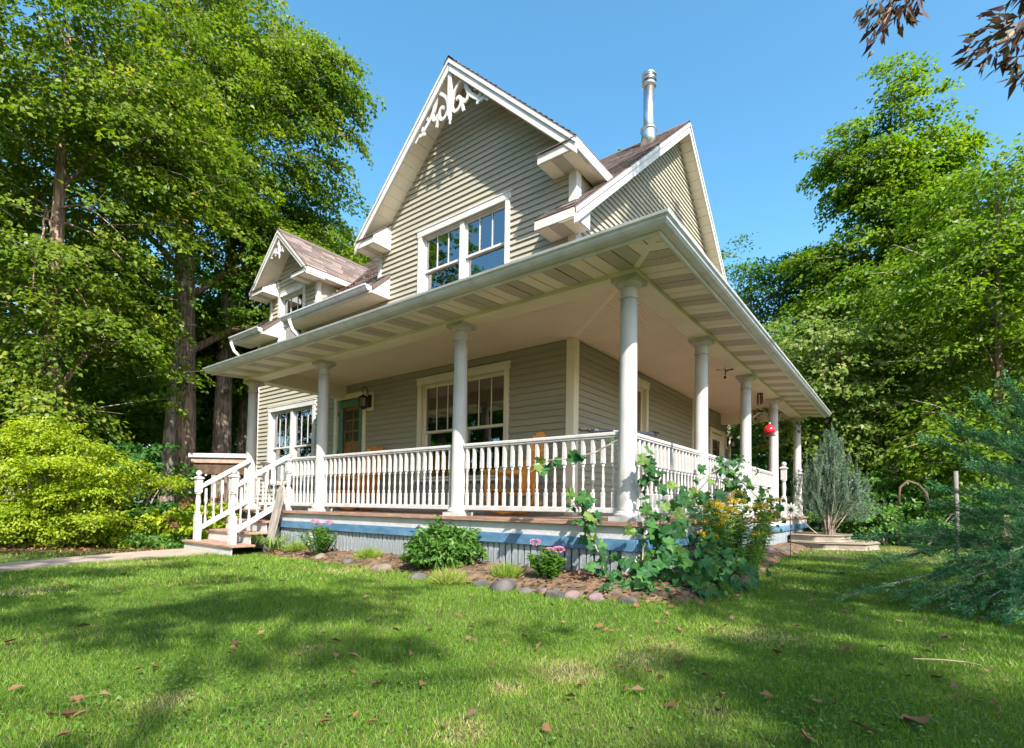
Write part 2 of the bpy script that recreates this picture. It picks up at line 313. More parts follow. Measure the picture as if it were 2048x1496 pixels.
RY, RZ, RS = 6.22, 8.53, .868                 # main ridge y, z, slope
groof = lambda x: GZ-.17-GE*abs(x-GX); droof = lambda x: DZ-.15-DE*abs(x-DX); mroof = lambda y: RZ-.17-RS*abs(y-RY)
front_wall = sheet(fmap, XL, XW, -.6, 4.40, FRONT_OPEN, 'front_wall')
gable_wall = sheet(fmap, GX-GH, GX+GH, 4.40, 5.50, FRONT_OPEN, 'gable_wall', [[(GX-GH, 5.5), (GX+GH, 5.5), (GX, groof(GX))]])
dormer_wall = sheet(fmap, DX-DH, DX+DH, 4.40, 5.45, FRONT_OPEN, 'dormer_wall', [[(DX-DH, 5.45), (DX+DH, 5.45), (DX, droof(DX))]])
side_wall = sheet(smap, D, YB, -.6, 4.55, SIDE_OPEN, 'side_wall', [[(D, 4.55), (YB, 4.55), (RY, mroof(RY))]])
b = MB(); b.add([(XL, D, -.6), (XL, YB, -.6), (XL, YB, 4.6), (XL, RY, RZ-.2), (XL, D, 4.6)], [(0, 1, 2, 3, 4)]); b.build('end_wall', SHEATH, house)
b = MB(); b.add([(XL, YB, -.6), (XW, YB, -.6), (XW, YB, 4.6), (XL, YB, 4.6)], [(0, 1, 2, 3)]); b.build('back_wall', SHEATH, house)
for x in (GX-GH, XW-.004, DX-DH, DX+DH):
    MB().add([(x, D+.001, 4.3), (x, 3.6, 4.3), (x, 3.6, 5.6), (x, D+.001, 5.6)], [(0, 1, 2, 3)]).build('cheek_wall', SIDING, house)
b = MB().box(XL+.02, XW-.02, D+.02, YB-.02, -.05, 0).box(XL+.02, XW-.02, D+.02, YB-.02, 2.95, 3.1).box(XL+.02, XW-.02, 4.9, 5.0, 0, 5.5).box(-6.6, -6.5, 2.2, 4.9, 3.1, 5.2); b.build('interior', DARK, house)

EXPO = .104
def siding(parent, mp, z0, z1, lim, opens, pad=.10):
    z = z0
    while z < z1-.01:
        zt = min(z+EXPO, z1); a0, b0 = lim(z); a1, b1 = lim(zt)
        if b0-a0 < .04: break
        segs = [(min(a0, a1) if a0 > a1 else a0, b0)]; segs = [(a0, b0)]
        for o in opens:
            if min(zt, o[3]+pad)-max(z, o[2]-.06) > .03:
                ns = []
                for s, e in segs:
                    lo, hi = o[0]-pad+.004, o[1]+pad-.004
                    if hi <= s or lo >= e: ns.append((s, e)); continue
                    if s < lo: ns.append((s, lo))
                    if hi < e: ns.append((hi, e))
                segs = ns
        cutsegs = []
        for s, e in segs:
            while e-s > 3.4:
                m_ = s+random.uniform(1.2, 3.0); cutsegs.append((s, m_-.0015)); s = m_+.0015
            cutsegs.append((s, e))
        for s, e in cutsegs:
            st = a1 if s == a0 else s; et = b1 if e == b0 else e
            if e-s < .02: continue
            if et-st < .005: et = st+.005
            j = random.uniform(-.003, .003)
            V = [mp(s, z, .034+j), mp(e, z, .034+j), mp(et, zt+.004, .006), mp(st, zt+.004, .006), mp(s, z, .001), mp(e, z, .001), mp(et, zt+.004, .001), mp(st, zt+.004, .001)]
            MB().add(V, [(0, 1, 2, 3), (0, 4, 5, 1), (1, 5, 6, 2), (3, 7, 4, 0), (2, 6, 7, 3)]).build('siding_board', SIDING, parent)
        z += EXPO
siding(front_wall, fmap, -.02, 2.683, lambda z: (XL+.1, XW-.1), FRONT_OPEN)
siding(front_wall, fmap, 2.684, 4.34, lambda z: (XL+.1, GX-GH-.0), FRONT_OPEN)
siding(gable_wall, fmap, 3.35, GZ-.2, lambda z: (max(GX-GH+.002, GX-(GZ-.17-z)/GE), min(GX+GH-.1, GX+(GZ-.17-z)/GE)), FRONT_OPEN)
siding(dormer_wall, fmap, 4.34, DZ-.2, lambda z: (max(DX-DH, DX-(DZ-.15-z)/DE), min(DX+DH, DX+(DZ-.15-z)/DE)), FRONT_OPEN)
siding(side_wall, smap, -.02, 2.70, lambda z: (D+.1, YB), SIDE_OPEN)
siding(side_wall, smap, 3.35, RZ-.25, lambda z: (max(D+.1, RY-(RZ-.17-z)/RS), min(YB, RY+(RZ-.17-z)/RS)), [])
# corner boards
def trim(name, x0, x1, y0, y1, z0, z1, m=WHITE, parent=house, bw=.004): return bevel(MB().box(x0, x1, y0, y1, z0, z1).build(name, m, parent), bw)
for (za, zb) in ((0, 2.70), (3.3, 4.46), (4.46, 5.31)):
    mm = CREAM if za == 0 else WHITE
    b = MB().box(XW-.1, XW+.045, D-.045, D+.0, za, zb-.002).box(XW, XW+.045, D, D+.1, za, zb-.002); bevel(b.build('corner_board', mm, house), .004)
trim('corner_board', XL-.03, XL+.1, D-.045, D, -.5, 4.34); trim('corner_board', GX-GH-.03, GX-GH+.07, D-.045, D+.05, 4.5, 5.31)
trim('corner_board', DX-DH-.03, DX-DH+.07, D-.045, D+.05, 4.5, 5.33); trim('corner_board', DX+DH-.07, DX+DH+.03, D-.045, D+.05, 4.5, 5.33)
trim('corner_board', XW, XW+.046, 7.32, 7.42, 0, 2.70, CREAM); trim('corner_board', XW, XW+.046, YB-.1, YB, 0, 2.7, CREAM)

# windows
def obox(mp, s0, s1, z0, z1, d0, d1):
    return MB().add([mp(s0, z0, d0), mp(s1, z0, d0), mp(s1, z1, d0), mp(s0, z1, d0), mp(s0, z0, d1), mp(s1, z0, d1), mp(s1, z1, d1), mp(s0, z1, d1)],
                    [(0, 3, 2, 1), (4, 5, 6, 7), (0, 1, 5, 4), (1, 2, 6, 5), (2, 3, 7, 6), (3, 0, 4, 7)])
def window(mp, o, units, split, m=WHITE, screen=True, curtain=True):
    s0, s1, z0, z1 = o
    w = obox(mp, s0-.10, s0, z0-.02, z1+.0, 0, .046)
    def add(*a): q = obox(mp, *a); w.add(q.v, q.f)
    add(s1, s1+.10, z0-.02, z1, 0, .046); add(s0-.12, s1+.12, z1+.001, z1+.115, 0, .05); add(s0-.14, s1+.14, z1+.116, z1+.14, 0, .06); add(s0-.14, s1+.14, z0-.06, z0-.021, -.1, .07)
    for a_, b_ in ((s0, s0+.012), (s1-.012, s1)): add(a_, b_, z0, z1, -.12, -.001)
    add(s0+.012, s1-.012, z1-.012, z1, -.12, -.001)
    win = bevel(w.build('window', m, house), .004)
    wid = (s1-s0-.024)/units
    for k in range(units):
        a = s0+.012+k*wid; c = a+wid
        if k: bevel(obox(mp, a-.05, a+.05, z0-.02, z1-.013, -.11, .012).build('mullion', m, win), .004)
        a += .05*(k > 0); c -= .05*(k < units-1)
        for (e, g, dd) in ((split-.02, z1-.012, -.045), (z0, split+.02, -.085)):
            q = MB(); fw = .045
            for r in ((a, a+fw, e, g), (c-fw, c, e, g), (a+fw, c-fw, e, e+fw), (a+fw, c-fw, g-fw, g)):
                t = obox(mp, *r, dd-.03, dd); q.add(t.v, t.f)
            sash = bevel(q.build('sash', m, win), .003)
            t = obox(mp, a+fw, c-fw, e+fw, g-fw, dd-.018, dd-.014); t.build('pane', GLASS, win)
            if e > z0+.05:
                for j in (1, 2):
                    x = a+fw+(c-a-2*fw)*j/3; obox(mp, x-.009, x+.009, e+fw, g-fw, dd-.012, dd-.001).build('muntin', m, win)
        if curtain and k == 0:
            n = 14; V = []; cw = .3
            for i in range(n+1):
                s = a+.02+cw*i/n; d = -.24+.02*math.sin(i*1.9)
                V += [mp(s, z0, d), mp(s, z1, d)]
            MB().add(V, [(2*i, 2*i+2, 2*i+3, 2*i+1) for i in range(n)]).build('curtain', CURTAIN, win)
    return win
tag(window(fmap, FRONT_OPEN[1], 2, 1.50, CREAM), 'cream double window under the porch between the door and the corner')
tag(window(fmap, FRONT_OPEN[2], 2, 1.50), 'white double window beyond the porch end')
tag(window(fmap, FRONT_OPEN[3], 2, 4.62), 'white double window in the front gable')
tag(window(fmap, FRONT_OPEN[4], 1, 4.62), 'white sash window in the small dormer')
tag(window(smap, SIDE_OPEN[0], 1, 1.50, CREAM), 'cream window in the side wall behind the corner column')

# doors
def door(mp, o, framem, trimm, label):
    s0, s1, z0, z1 = o
    w = obox(mp, s0-.10, s0, z0, z1, 0, .046)
    for r in ((s1, s1+.10, z0, z1, 0, .046), (s0-.10, s1+.10, z1+.001, z1+.11, 0, .048), (s0, s0+.02, z0, z1, -.12, -.001), (s1-.02, s1, z0, z1, -.12, -.001)):
        q = obox(mp, *r); w.add(q.v, q.f)
    dr = tag(bevel(w.build('door', trimm, house), .004), label)
    q = MB(); fw = .15
    a, c = s0+.024, s1-.024
    for r in ((a, a+fw, z0+.02, z1-.02), (c-fw, c, z0+.02, z1-.02), (a+fw, c-fw, z0+.02, z0+.32), (a+fw, c-fw, z1-.17, z1-.02)):
        t = obox(mp, *r, -.03, .008); q.add(t.v, t.f)
    bevel(q.build('storm_frame', framem, dr), .005)
    obox(mp, a+fw, c-fw, z0+.32, z1-.17, -.014, -.010).build('pane', DOORGLASS, dr)
    q = obox(mp, a, c, z0+.01, z1-.01, -.11, -.07).build('inner_door', WOODDOOR, dr)
    pn = MB(); ww = (c-a)
    for (u0, u1, v0, v1) in ((.18, .46, .10, .40), (.54, .82, .10, .40), (.18, .46, .46, .58), (.54, .82, .46, .58)):
        t = obox(mp, a+ww*u0, a+ww*u1, z0+(z1-z0)*v0, z0+(z1-z0)*v1, -.07, -.058); pn.add(t.v, t.f)
    bevel(pn.build('raised_panel', WOODDOOR, dr), .008)
    li = MB()
    for i in range(2):
        for j in range(3):
            u0 = .2+.32*i; v0 = .62+.10*j; t = obox(mp, a+ww*u0, a+ww*(u0+.27), z0+(z1-z0)*v0, z0+(z1-z0)*(v0+.085), -.069, -.064); li.add(t.v, t.f)
    li.build('door_lite', DARK, dr)
    h = MB()
    P = [mp(c-.06, 1.02, .01), mp(c-.06, 1.02, .05), mp(c-.06, .92, .055), mp(c-.06, .92, .01)]
    h.tube(P, .009, 6).build('handle', BLACK, dr)
    for zz in (.35, 1.25, 2.1): obox(mp, a-.015, a+.03, zz-.04, zz+.04, .008, .016).build('hinge', BLACK, dr)
    return dr
door(fmap, FRONT_OPEN[0], GREEN, CREAM, 'front door with green storm frame over a red-brown wooden door')
door(smap, SIDE_OPEN[1], CREAM, CREAM, 'back side door with a cream frame')

# ---- roofs
def roofslab(name, corners, th, course=.135, tab=.31):
    """corners: eave a, eave b, ridge b, ridge a (top surface). Deck slab plus real shingle tabs"""
    A, B, Cc, Dd = [Vector(c) for c in corners]
    dn = Vector((0, 0, -th))
    MB().add([A, B, Cc, Dd, A+dn, B+dn, Cc+dn, Dd+dn], [(0, 1, 2, 3), (7, 6, 5, 4), (0, 4, 5, 1), (1, 5, 6, 2), (2, 6, 7, 3), (3, 7, 4, 0)]).build(name, SHINGLE, house)
    nrm_ = (B-A).cross(Dd-A).normalized()
    if nrm_.z < 0: nrm_ = -nrm_
    Ls = (Dd-A).length; n = max(1, int(Ls/course)); V = []; Q = []; R = []
    for i in range(n):
        t0 = i/n; t1 = (i+1)/n+.002
        a0, b0, a1, b1 = A.lerp(Dd, t0), B.lerp(Cc, t0), A.lerp(Dd, min(1, t1)), B.lerp(Cc, min(1, t1))
        W = (b0-a0).length; off = random.random()*tab; cuts = [0]
        x = off
        while x < W-.04:
            if x > .04: cuts.append(x/W)
            x += tab*random.uniform(.75, 1.2)
        cuts.append(1)
        for c0, c1 in zip(cuts[:-1], cuts[1:]):
            lift = .016+random.uniform(-.005, .006); g = .004/max(W, .1)
            p = [a0.lerp(b0, c0+g)+nrm_*lift, a0.lerp(b0, c1-g)+nrm_*lift, a1.lerp(b1, c1-g)+nrm_*.004, a1.lerp(b1, c0+g)+nrm_*.004, a0.lerp(b0, c0+g)+nrm_*.001, a0.lerp(b0, c1-g)+nrm_*.001]
            o = len(V); V += p; Q += [(o, o+1, o+2, o+3), (o+4, o+5, o+1, o)]; r = random.random(); R += [r, r]
    o = bulk('shingles', np.array([tuple(v) for v in V]), np.array(Q), R, SHINGLE, house); o['kind'] = 'stuff'
YE = 1.50                                      # main eave line
ez = lambda y: RZ-RS*abs(y-RY)
for (a, c) in ((-12.0, -10.43), (-9.44, -6.15), (-2.25, -1.53)):
    roofslab('roof_eave', [(a, YE, ez(YE)), (c, YE, ez(YE)), (c, D+.02, ez(D+.02)), (a, D+.02, ez(D+.02))], .10)
def main_slope():
    """front slope of the main roof: horizontal courses stopped at the two valleys"""
    V = []; Q = []; R = []; b_ = MB(); y = D+.02; dy = .135/math.hypot(1, RS)
    n_ = Vector((0, -RS, 1)).normalized()
    while y < RY-.01:
        y1 = min(RY, y+dy); ym = (y+y1)/2; z = ez(ym); cut = []
        for (cx, cz, sl, hw) in ((DX, DZ, DE, DH), (GX, GZ, GE, GH)):
            h = min(hw, (cz-z)/sl-.05)
            if h > 0: cut.append((cx-h, cx+h))
        xs_ = [-12.0]
        for c in cut: xs_ += [c[0], c[1]]
        xs_.append(-1.53)
        for a, c in zip(xs_[0::2], xs_[1::2]):
            b_.add([(a, y, ez(y)), (c, y, ez(y)), (c, y1, ez(y1)), (a, y1, ez(y1)), (a, y, ez(y)-.1), (c, y, ez(y)-.1), (c, y1, ez(y1)-.1), (a, y1, ez(y1)-.1)], [(0, 1, 2, 3), (7, 6, 5, 4), (1, 5, 6, 2), (3, 7, 4, 0)])
            x = a
            while x < c-.02:
                w = min(c-x, .31*random.uniform(.75, 1.2)); li = .016+random.uniform(-.005, .006)
                p = [Vector((x+.003, y, ez(y)))+n_*li, Vector((x+w-.003, y, ez(y)))+n_*li, Vector((x+w-.003, y1, ez(y1)))+n_*.004, Vector((x+.003, y1, ez(y1)))+n_*.004, Vector((x+.003, y, ez(y)))+n_*.001, Vector((x+w-.003, y, ez(y)))+n_*.001]
                o = len(V); V += p; Q += [(o, o+1, o+2, o+3), (o+4, o+5, o+1, o)]; r = random.random(); R += [r, r]; x += w
        y = y1
    b_.build('roof', SHINGLE, house); o = bulk('shingles', np.array([tuple(v) for v in V]), np.array(Q), R, SHINGLE, house); o['kind'] = 'stuff'
main_slope()
roofslab('roof', [(-1.53, 2*RY-YE, ez(YE)), (-12.0, 2*RY-YE, ez(YE)), (-12.0, RY, RZ), (-1.53, RY, RZ)], .10)
YG = 1.52
gz_ = lambda x: GZ-GE*abs(x-GX)
for sx in (-1, 1):
    xe = GX+sx*2.6
    yv = RY-(RZ-gz_(xe))/RS+.06
    roofslab('gable_roof', [(xe, YG-.02, gz_(xe)), (xe, yv, gz_(xe)), (GX, 5.66, GZ), (GX, YG-.02, GZ)], .09)
    xe = DX+sx*1.31
    yv = RY-(RZ-DZ+DE*1.31)/RS+.06
    roofslab('dormer_roof', [(xe, YG-.02, DZ-DE*1.31), (xe, yv, DZ-DE*1.31), (DX, 4.2, DZ), (DX, YG-.02, DZ)], .08)
for (cx, z, y1) in ((GX, GZ, 5.7), (DX, DZ, 4.15)):
    MB().add([(cx-.12, YG-.03, z-.09), (cx, YG-.03, z+.03), (cx+.12, YG-.03, z-.09), (cx-.12, y1, z-.09), (cx, y1, z+.03), (cx+.12, y1, z-.09)], [(0, 1, 4, 3), (1, 2, 5, 4)]).build('ridge_cap', SHINGLE, house)
MB().add([(-12, RY-.13, RZ-.09), (-12, RY, RZ+.03), (-12, RY+.13, RZ-.09), (-1.52, RY-.13, RZ-.09), (-1.52, RY, RZ+.03), (-1.52, RY+.13, RZ-.09)], [(0, 1, 4, 3), (1, 2, 5, 4)]).build('ridge_cap', SHINGLE, house)
# leaves caught in the roof valley
# rakes: fascia boards and soffit panels
def rake(cx, cz, half, sl, label, hh=.20):
    for sx in (-1, 1):
        x0, x1 = cx, cx+sx*half
        z0, z1 = cz-.035, cz-.035-sl*half
        bevel(MB().prism([(x0, z0), (x1, z1), (x1, z1-hh), (x0, z0-hh)], YG-.012, YG+.022, 'y').build('rake_fascia', WHITE, house), .004)
        bevel(MB().prism([(x0, z0+.002), (x1, z1+.002), (x1, z1-.055), (x0, z0-.055)], YG-.03, YG-.0125, 'y').build('rake_molding', WHITE, house), .004)
        n = int(half*math.hypot(1, sl)/.205); 
        for i in range(n):
            t0, t1 = i/n+.0012, (i+1)/n-.0012
            p = [(x0+(x1-x0)*t, z0+(z1-z0)*t-.135) for t in (t0, t1)]
            MB().prism([p[0], p[1], (p[1][0], p[1][1]+.02), (p[0][0], p[0][1]+.02)], YG+.0225, D+.0, 'y').build('soffit_panel', SOFFIT, house)
rake(GX, GZ, 2.6, GE, 'front'); rake(DX, DZ, 1.31, DE, 'dormer', .15)
XR = -1.53
for sy in (-1, 1):
    half = RY-YE; y0, y1 = RY, RY+sy*half; z0, z1 = RZ-.035, RZ-.035-RS*half
    bevel(MB().prism([(y0, z0), (y1, z1), (y1, z1-.21), (y0, z0-.21)], XR-.022, XR+.012, 'x').build('rake_fascia', WHITE, house), .004)
    bevel(MB().prism([(y0, z0+.002), (y1, z1+.002), (y1, z1-.06), (y0, z0-.06)], XR+.0125, XR+.03, 'x').build('rake_molding', WHITE, house), .004)
    n = 30
    for i in range(n):
        t0, t1 = i/n+.001, (i+1)/n-.001
        p = [(y0+(y1-y0)*t, z0+(z1-z0)*t-.135) for t in (t0, t1)]
        MB().prism([p[0], p[1], (p[1][0], p[1][1]+.02), (p[0][0], p[0][1]+.02)], XW, XR-.0225, 'x').build('soffit_panel', SOFFIT, house)
# boxed eave returns and eave stubs
def ret(x0, x1, zb, zt, rise, inner):
    """boxed eave return; its little roof climbs to the wall at the inner end only"""
    y0 = YG; r0, r1 = (0, rise) if inner > 0 else (rise, 0)
    P_ = lambda x, r: [(x, y0, zb), (x, y0, zt), (x, D, zt+r), (x, D, zb)]
    o = bevel(MB().add(P_(x0, r0)+P_(x1, r1), [(0, 1, 2, 3), (7, 6, 5, 4), (0, 4, 5, 1), (1, 5, 6, 2), (2, 6, 7, 3), (3, 7, 4, 0)]).build('eave_return', WHITE, house), .004)
    n = max(2, int((x1-x0)/.17))
    for i in range(n):
        a, c = x0+.03+(x1-x0-.06)*i/n, x0+.03+(x1-x0-.06)*(i+1)/n-.006
        MB().box(a, c, y0+.03, D-.005, zb-.006, zb-.0005).build('soffit_panel', VENT if i % 3 == 1 else SOFFIT, o)
    T = lambda x, r: [(x, y0-.03, zt-.005), (x, y0-.03, zt+.012), (x, D, zt+r+.03), (x, D, zt+r+.003)]
    MB().add(T(x0-.012, r0)+T(x1+.012, r1), [(0, 1, 2, 3), (7, 6, 5, 4), (0, 4, 5, 1), (1, 5, 6, 2), (2, 6, 7, 3), (3, 7, 4, 0)]).build('return_shingles', SHINGLE, o)
    return o
ret(GX-2.6, GX-2.0, 5.30, 5.445, .40, 1); ret(GX+1.92, GX+2.59, 5.30, 5.445, .40, -1)
ret(DX-1.31, DX-.67, 5.36, 5.47, .30, 1); ret(DX+.62, DX+1.31, 5.36, 5.47, .30, -1)
# fascia along the receding eaves of the gable, dormer
trim('eave_fascia', GX+2.585, GX+2.61, YG+.002, 2.75, 5.29, 5.455); trim('eave_fascia', DX+1.295, DX+1.32, YG+.002, 2.9, 5.35, 5.475)
MB().box(GX+GH+.003, GX+2.584, D, 2.75, 5.30, 5.32).build('eave_soffit', SOFFIT, house); MB().box(DX+DH, DX+1.294, D, 2.9, 5.36, 5.38).build('eave_soffit', SOFFIT, house)
for (a, c) in ((-12.0, -10.43), (-9.44, -6.15), (-2.25, XR-.03)):
    zb = 4.30
    o = bevel(MB().prism([(YE+.02, zb), (YE+.02, ez(YE)-.11), (D, ez(D)-.11), (D, zb)], a+.004, c-.004, 'x').build('eave_box', WHITE, house), .004)
    n = int((c-a)/.2)
    for i in range(n):
        p0, p1 = a+.02+(c-a-.04)*i/n, a+.02+(c-a-.04)*(i+1)/n-.006
        MB().box(p0, p1, YE+.05, D-.005, zb-.006, zb-.0005).build('soffit_panel', VENT if i % 3 == 1 and c > -3 else SOFFIT, o)
    bevel(MB().box(a, c, YE-.005, YE+.0195, zb-.015, ez(YE)-.015).build('eave_fascia', WHITE, o), .004)
GPROF = [(.0, .0), (.0, -.115), (.055, -.115), (.075, -.085), (.085, -.05), (.105, -.03), (.108, .0), (.098, .0), (.092, -.02), (.012, -.02)]
def gutter_x(a, c, y, z):
    o = MB().prism([(y-d, z+h) for d, h in GPROF], a, c, 'x').build('gutter', GUTTER, house); return o
zg = ez(YE)+.02
gutter_x(-12.0, -10.47, YE-.008, zg); gutter_x(-9.40, -6.2, YE-.008, zg)
for (x, dx) in ((-11.92, .0), (-9.05, .0)):
    P = [(x, YE-.06, zg-.11), (x, YE-.06, zg-.2), (x+.02, YE-.0, zg-.36), (x+.06, D-.16, zg-.58), (x+.08, D-.06, zg-.72), (x+.08, D-.06, zg-1.2)]
    MB().tube(P, [.048]*6, 4).build('downspout', WHITE, house)
# gingerbread
def ribbon(pts, w, y0, y1, mbs):
    P = [Vector((a, 0, c)) for a, c in pts]; n = len(P); Lf, Rt = [], []
    for i in range(n):
        t = (P[min(n-1, i+1)]-P[max(0, i-1)]).normalized(); s = Vector((-t.z, 0, t.x)); ww = w[i] if hasattr(w, '__len__') else w
        Lf.append(P[i]+s*ww/2); Rt.append(P[i]-s*ww/2)
    for i in range(n-1):
        q = [Lf[i], Lf[i+1], Rt[i+1], Rt[i]]
        mbs.add([(p.x, y0, p.z) for p in q]+[(p.x, y1, p.z) for p in q], [(0, 1, 2, 3), (7, 6, 5, 4), (0, 4, 5, 1), (2, 6, 7, 3), (1, 5, 6, 2), (3, 7, 4, 0)])
def smooth(pts, k=5):
    out = []; n = len(pts)
    for i in range(n-1):
        p0, p1, p2, p3 = pts[max(0, i-1)], pts[i], pts[i+1], pts[min(n-1, i+2)]
        for j in range(k):
            t = j/k; out.append(tuple(.5*((2*p1[m])+(-p0[m]+p2[m])*t+(2*p0[m]-5*p1[m]+4*p2[m]-p3[m])*t*t+(-p0[m]+3*p1[m]-3*p2[m]+p3[m])*t**3) for m in (0, 1)))
    return out+[pts[-1]]
SCROLL = [([(.30, -.47), (.17, -.56), (.07, -.70), (.05, -.88), (.12, -.99), (.22, -.98), (.27, -.88), (.22, -.78), (.15, -.80)], .055),
          ([(.30, -.47), (.36, -.58), (.40, -.72), (.47, -.84), (.56, -.93), (.66, -1.01)], .07), ([(.30, -.86), (.35, -.92), (.41, -.90), (.43, -.82)], .06),
          ([(.30, -.90), (.31, -1.0), (.33, -1.08)], .05), ([(.56, -.82), (.64, -.80), (.70, -.86), (.71, -.95), (.66, -1.01), (.72, -1.06), (.80, -1.04)], .06),
          ([(.44, -.66), (.50, -.62), (.54, -.68)], .05), ([(.66, -1.0), (.64, -1.1)], .05), ([(.78, -1.04), (.84, -1.10), (.88, -1.14)], .05)]
def gingerbread(cx, cz, s, y, drop):
    for sx in (-1, 1):
        b_ = MB()
        for k, (pts, w) in enumerate(SCROLL):
            n = smooth(pts); ribbon([(cx+sx*s*a, cz+s*c) for a, c in n], w*s*1.05, y+.001*k, y+.032-.001*k, b_)
        bevel(b_.build('scroll_bracket', WHITE, house), .003)
    k = bevel(MB().box(cx-.045*s, cx+.045*s, y-.02, y+.05, cz-drop, cz-.17).build('king_post', WHITE, house), .006)
    MB().lathe([(.012*s, -.16*s), (.026*s, -.13*s), (.012*s, -.105*s), (.03*s, -.08*s), (.04*s, -.05*s), (.025*s, -.03*s), (.045*s, -.0)], 10, (cx, y+.015, cz-drop)).build('pendant', WHITE, k, smooth=True)
gingerbread(GX, GZ, 1.0, YG+.03, 1.02); gingerbread(DX, DZ, .55, YG+.03, .62)
# flue
fx, fy = -2.13, 5.45; fz = ez(fy)
fl = MB().lathe([(.115, -.1), (.115, 1.32)], 20, (fx, fy, fz)).build('flue_pipe', METAL, house, smooth=True)
MB().lathe([(.185, -.15), (.15, .22), (.15, .24), (.17, .25), (.17, .29), (.12, .31), (.1, .31)], 20, (fx, fy, fz)).build('flashing_cone', METAL, fl, smooth=True)
MB().lathe([(.118, 1.2), (.15, 1.22), (.15, 1.27), (.118, 1.29)], 20, (fx, fy, fz)).build('collar', METAL, fl, smooth=True)
MB().lathe([(.10, 1.3), (.10, 1.47)], 20, (fx, fy, fz)).build('cap_core', BLACK, fl)
MB().lathe([(.13, 1.335), (.155, 1.34), (.155, 1.375), (.13, 1.38)], 20, (fx, fy, fz)).build('cap_band', METAL, fl, smooth=True)
MB().lathe([(.15, 1.43), (.155, 1.44), (.155, 1.475), (.06, 1.51), (.02, 1.52)], 20, (fx, fy, fz)).build('cap', METAL, fl, smooth=True)

# ---- porch
PX, PY = -7.68, 9.75
colx = [0, -2.295, -5.34, -7.68]; coly = [2.28, 4.66, 6.95, 9.75]
ds = MB().box(-7.85, .15, -.15, D, -.05, -.02).box(-1.82, .15, D, 10.0, -.05, -.021).build('porch_deck', DECK, house)
y = -.20
while y < D-.05:
    w = .13; x1 = .19 if y < D else .19
    MB().box(-7.9, .19, y, y+w-.005, -.0195, 0+random.uniform(-.001, .001)).build('deck_board', DECK, ds); y += w
x = -1.78
while x < .1:
    MB().box(x, x+.125, D-.02+.03, 10.05, -.0195, random.uniform(-.001, .001)).build('deck_board', DECK, ds); x += .13
trim('deck_nosing', -6.25, .20, -.215, -.2005, -.045, .004, DECK, ds); trim('deck_nosing', .1905, .206, -.2, 10.05, -.045, .003, DECK, ds)
trim('skirt_board', -6.25, .15, -.172, -.151, -.172, -.046, OLD_WHITE); trim('skirt_board', .1505, .172, -.172, 10.0, -.172, -.046, OLD_WHITE)
trim('blue_band', -6.25, .175, -.197, -.1725, -.282, -.168, BLUE); trim('blue_band', .1755, .198, -.197, 10.0, -.282, -.168, BLUE)
b = MB().box(-7.8, .1, -.09, -.085, -.7, -.06).box(.085, .09, -.09, 9.9, -.7, -.06).build('skirt_gap_shade', DARK, house)  # dark sheet stands in for the shade behind the skirt slats
sk = MB().box(-6.25, .12, -.125, -.11, -.34, -.285).build('lattice_skirt', SLAT, house)
me = MB().box(-.032, .032, -.1605, -.142, -.92, -.27).mesh('skirt_slat', SLAT)
x = -6.2
while x < -.02:
    if abs(x+5.34) > .08 and abs(x+2.9) > .06: link('skirt_slat', me, sk, (x, random.uniform(-.004, .003), random.uniform(-.006, .006)), (0, random.uniform(-.008, .008), random.uniform(-.02, .02)))
    x += .0865
for xx, w in ((.09, .065), (-5.34, .06), (-2.9, .045)): trim('skirt_post', xx-w, xx+w, -.167, -.14, -.9, -.283, OLD_WHITE, sk)
me = MB().box(.142, .1605, -.032, .032, -.92, -.27).mesh('skirt_slat', SLAT)
y = .0
while y < 9.6: link('skirt_slat', me, sk, (random.uniform(-.003, .004), y, random.uniform(-.006, .006))); y += .0865
trim('skirt_post', .14, .167, -.165, -.06, -.9, -.283, OLD_WHITE, sk)
# columns
def column_meshes():
    sh = [(.098, .10)]+[(.094-.012*((t-.12)/2.1)**1.5 if t > .12 else .094, t) for t in np.linspace(.12, 2.22, 12)]+[(.082, 2.22)]
    shaft = MB().lathe(sh, 28).mesh('shaft', COLUMN, True)
    base = MB().box(-.135, .135, -.135, .135, .002, .045).lathe([(.128, .045), (.133, .06), (.128, .078), (.112, .084), (.112, .092), (.104, .105)], 28).mesh('base', COLUMN, False)
    cap = MB().lathe([(.083, 2.215), (.094, 2.22), (.094, 2.235), (.083, 2.24), (.084, 2.325), (.098, 2.33), (.12, 2.352), (.128, 2.37), (.128, 2.377)], 28).box(-.135, .135, -.135, .135, 2.377, 2.424).mesh('capital', COLUMN, False)
    return shaft, base, cap
cs, cb, cc = column_meshes()
for i, (x, y) in enumerate([(c, 0) for c in colx]+[(0, c) for c in coly]):
    o = link('porch_column', cs, house, (x, y, 0)); link('base', cb, o); link('capital', cc, o)
# beams, ceiling, soffit, gutter
for nm, bx in (('porch_beam', (-7.81, .13, -.13, .13, 2.425, 2.72)), ('porch_beam', (-.128, .128, .1305, 9.88, 2.426, 2.72)), ('porch_beam', (-7.81, -7.55, .1305, D, 2.427, 2.72)), ('porch_beam', (-1.82, -.1285, 9.62, 9.879, 2.427, 2.72))):
    bevel(MB().box(*bx).build(nm, BEAM, house), .004)
ce = MB().box(-7.6, .1, .05, D, 2.722, 2.74).box(-1.82, .1, D, 9.7, 2.722, 2.74).build('porch_ceiling', SHEATH, house)  # dark backing paints the shade into the grooves between bead boards
b = MB(); y = .131; w = .048
def hipx(y): return .13-(y-.13)*(1.82+.13)/(D-.13)
while y < D-.002:
    b.box(-7.55, hipx(y+.02), y, min(y+w-.008, D), 2.704, 2.7215); y += w
b.build('bead_boards', CEIL, ce)['kind'] = 'stuff'
b = MB(); x = -1.82
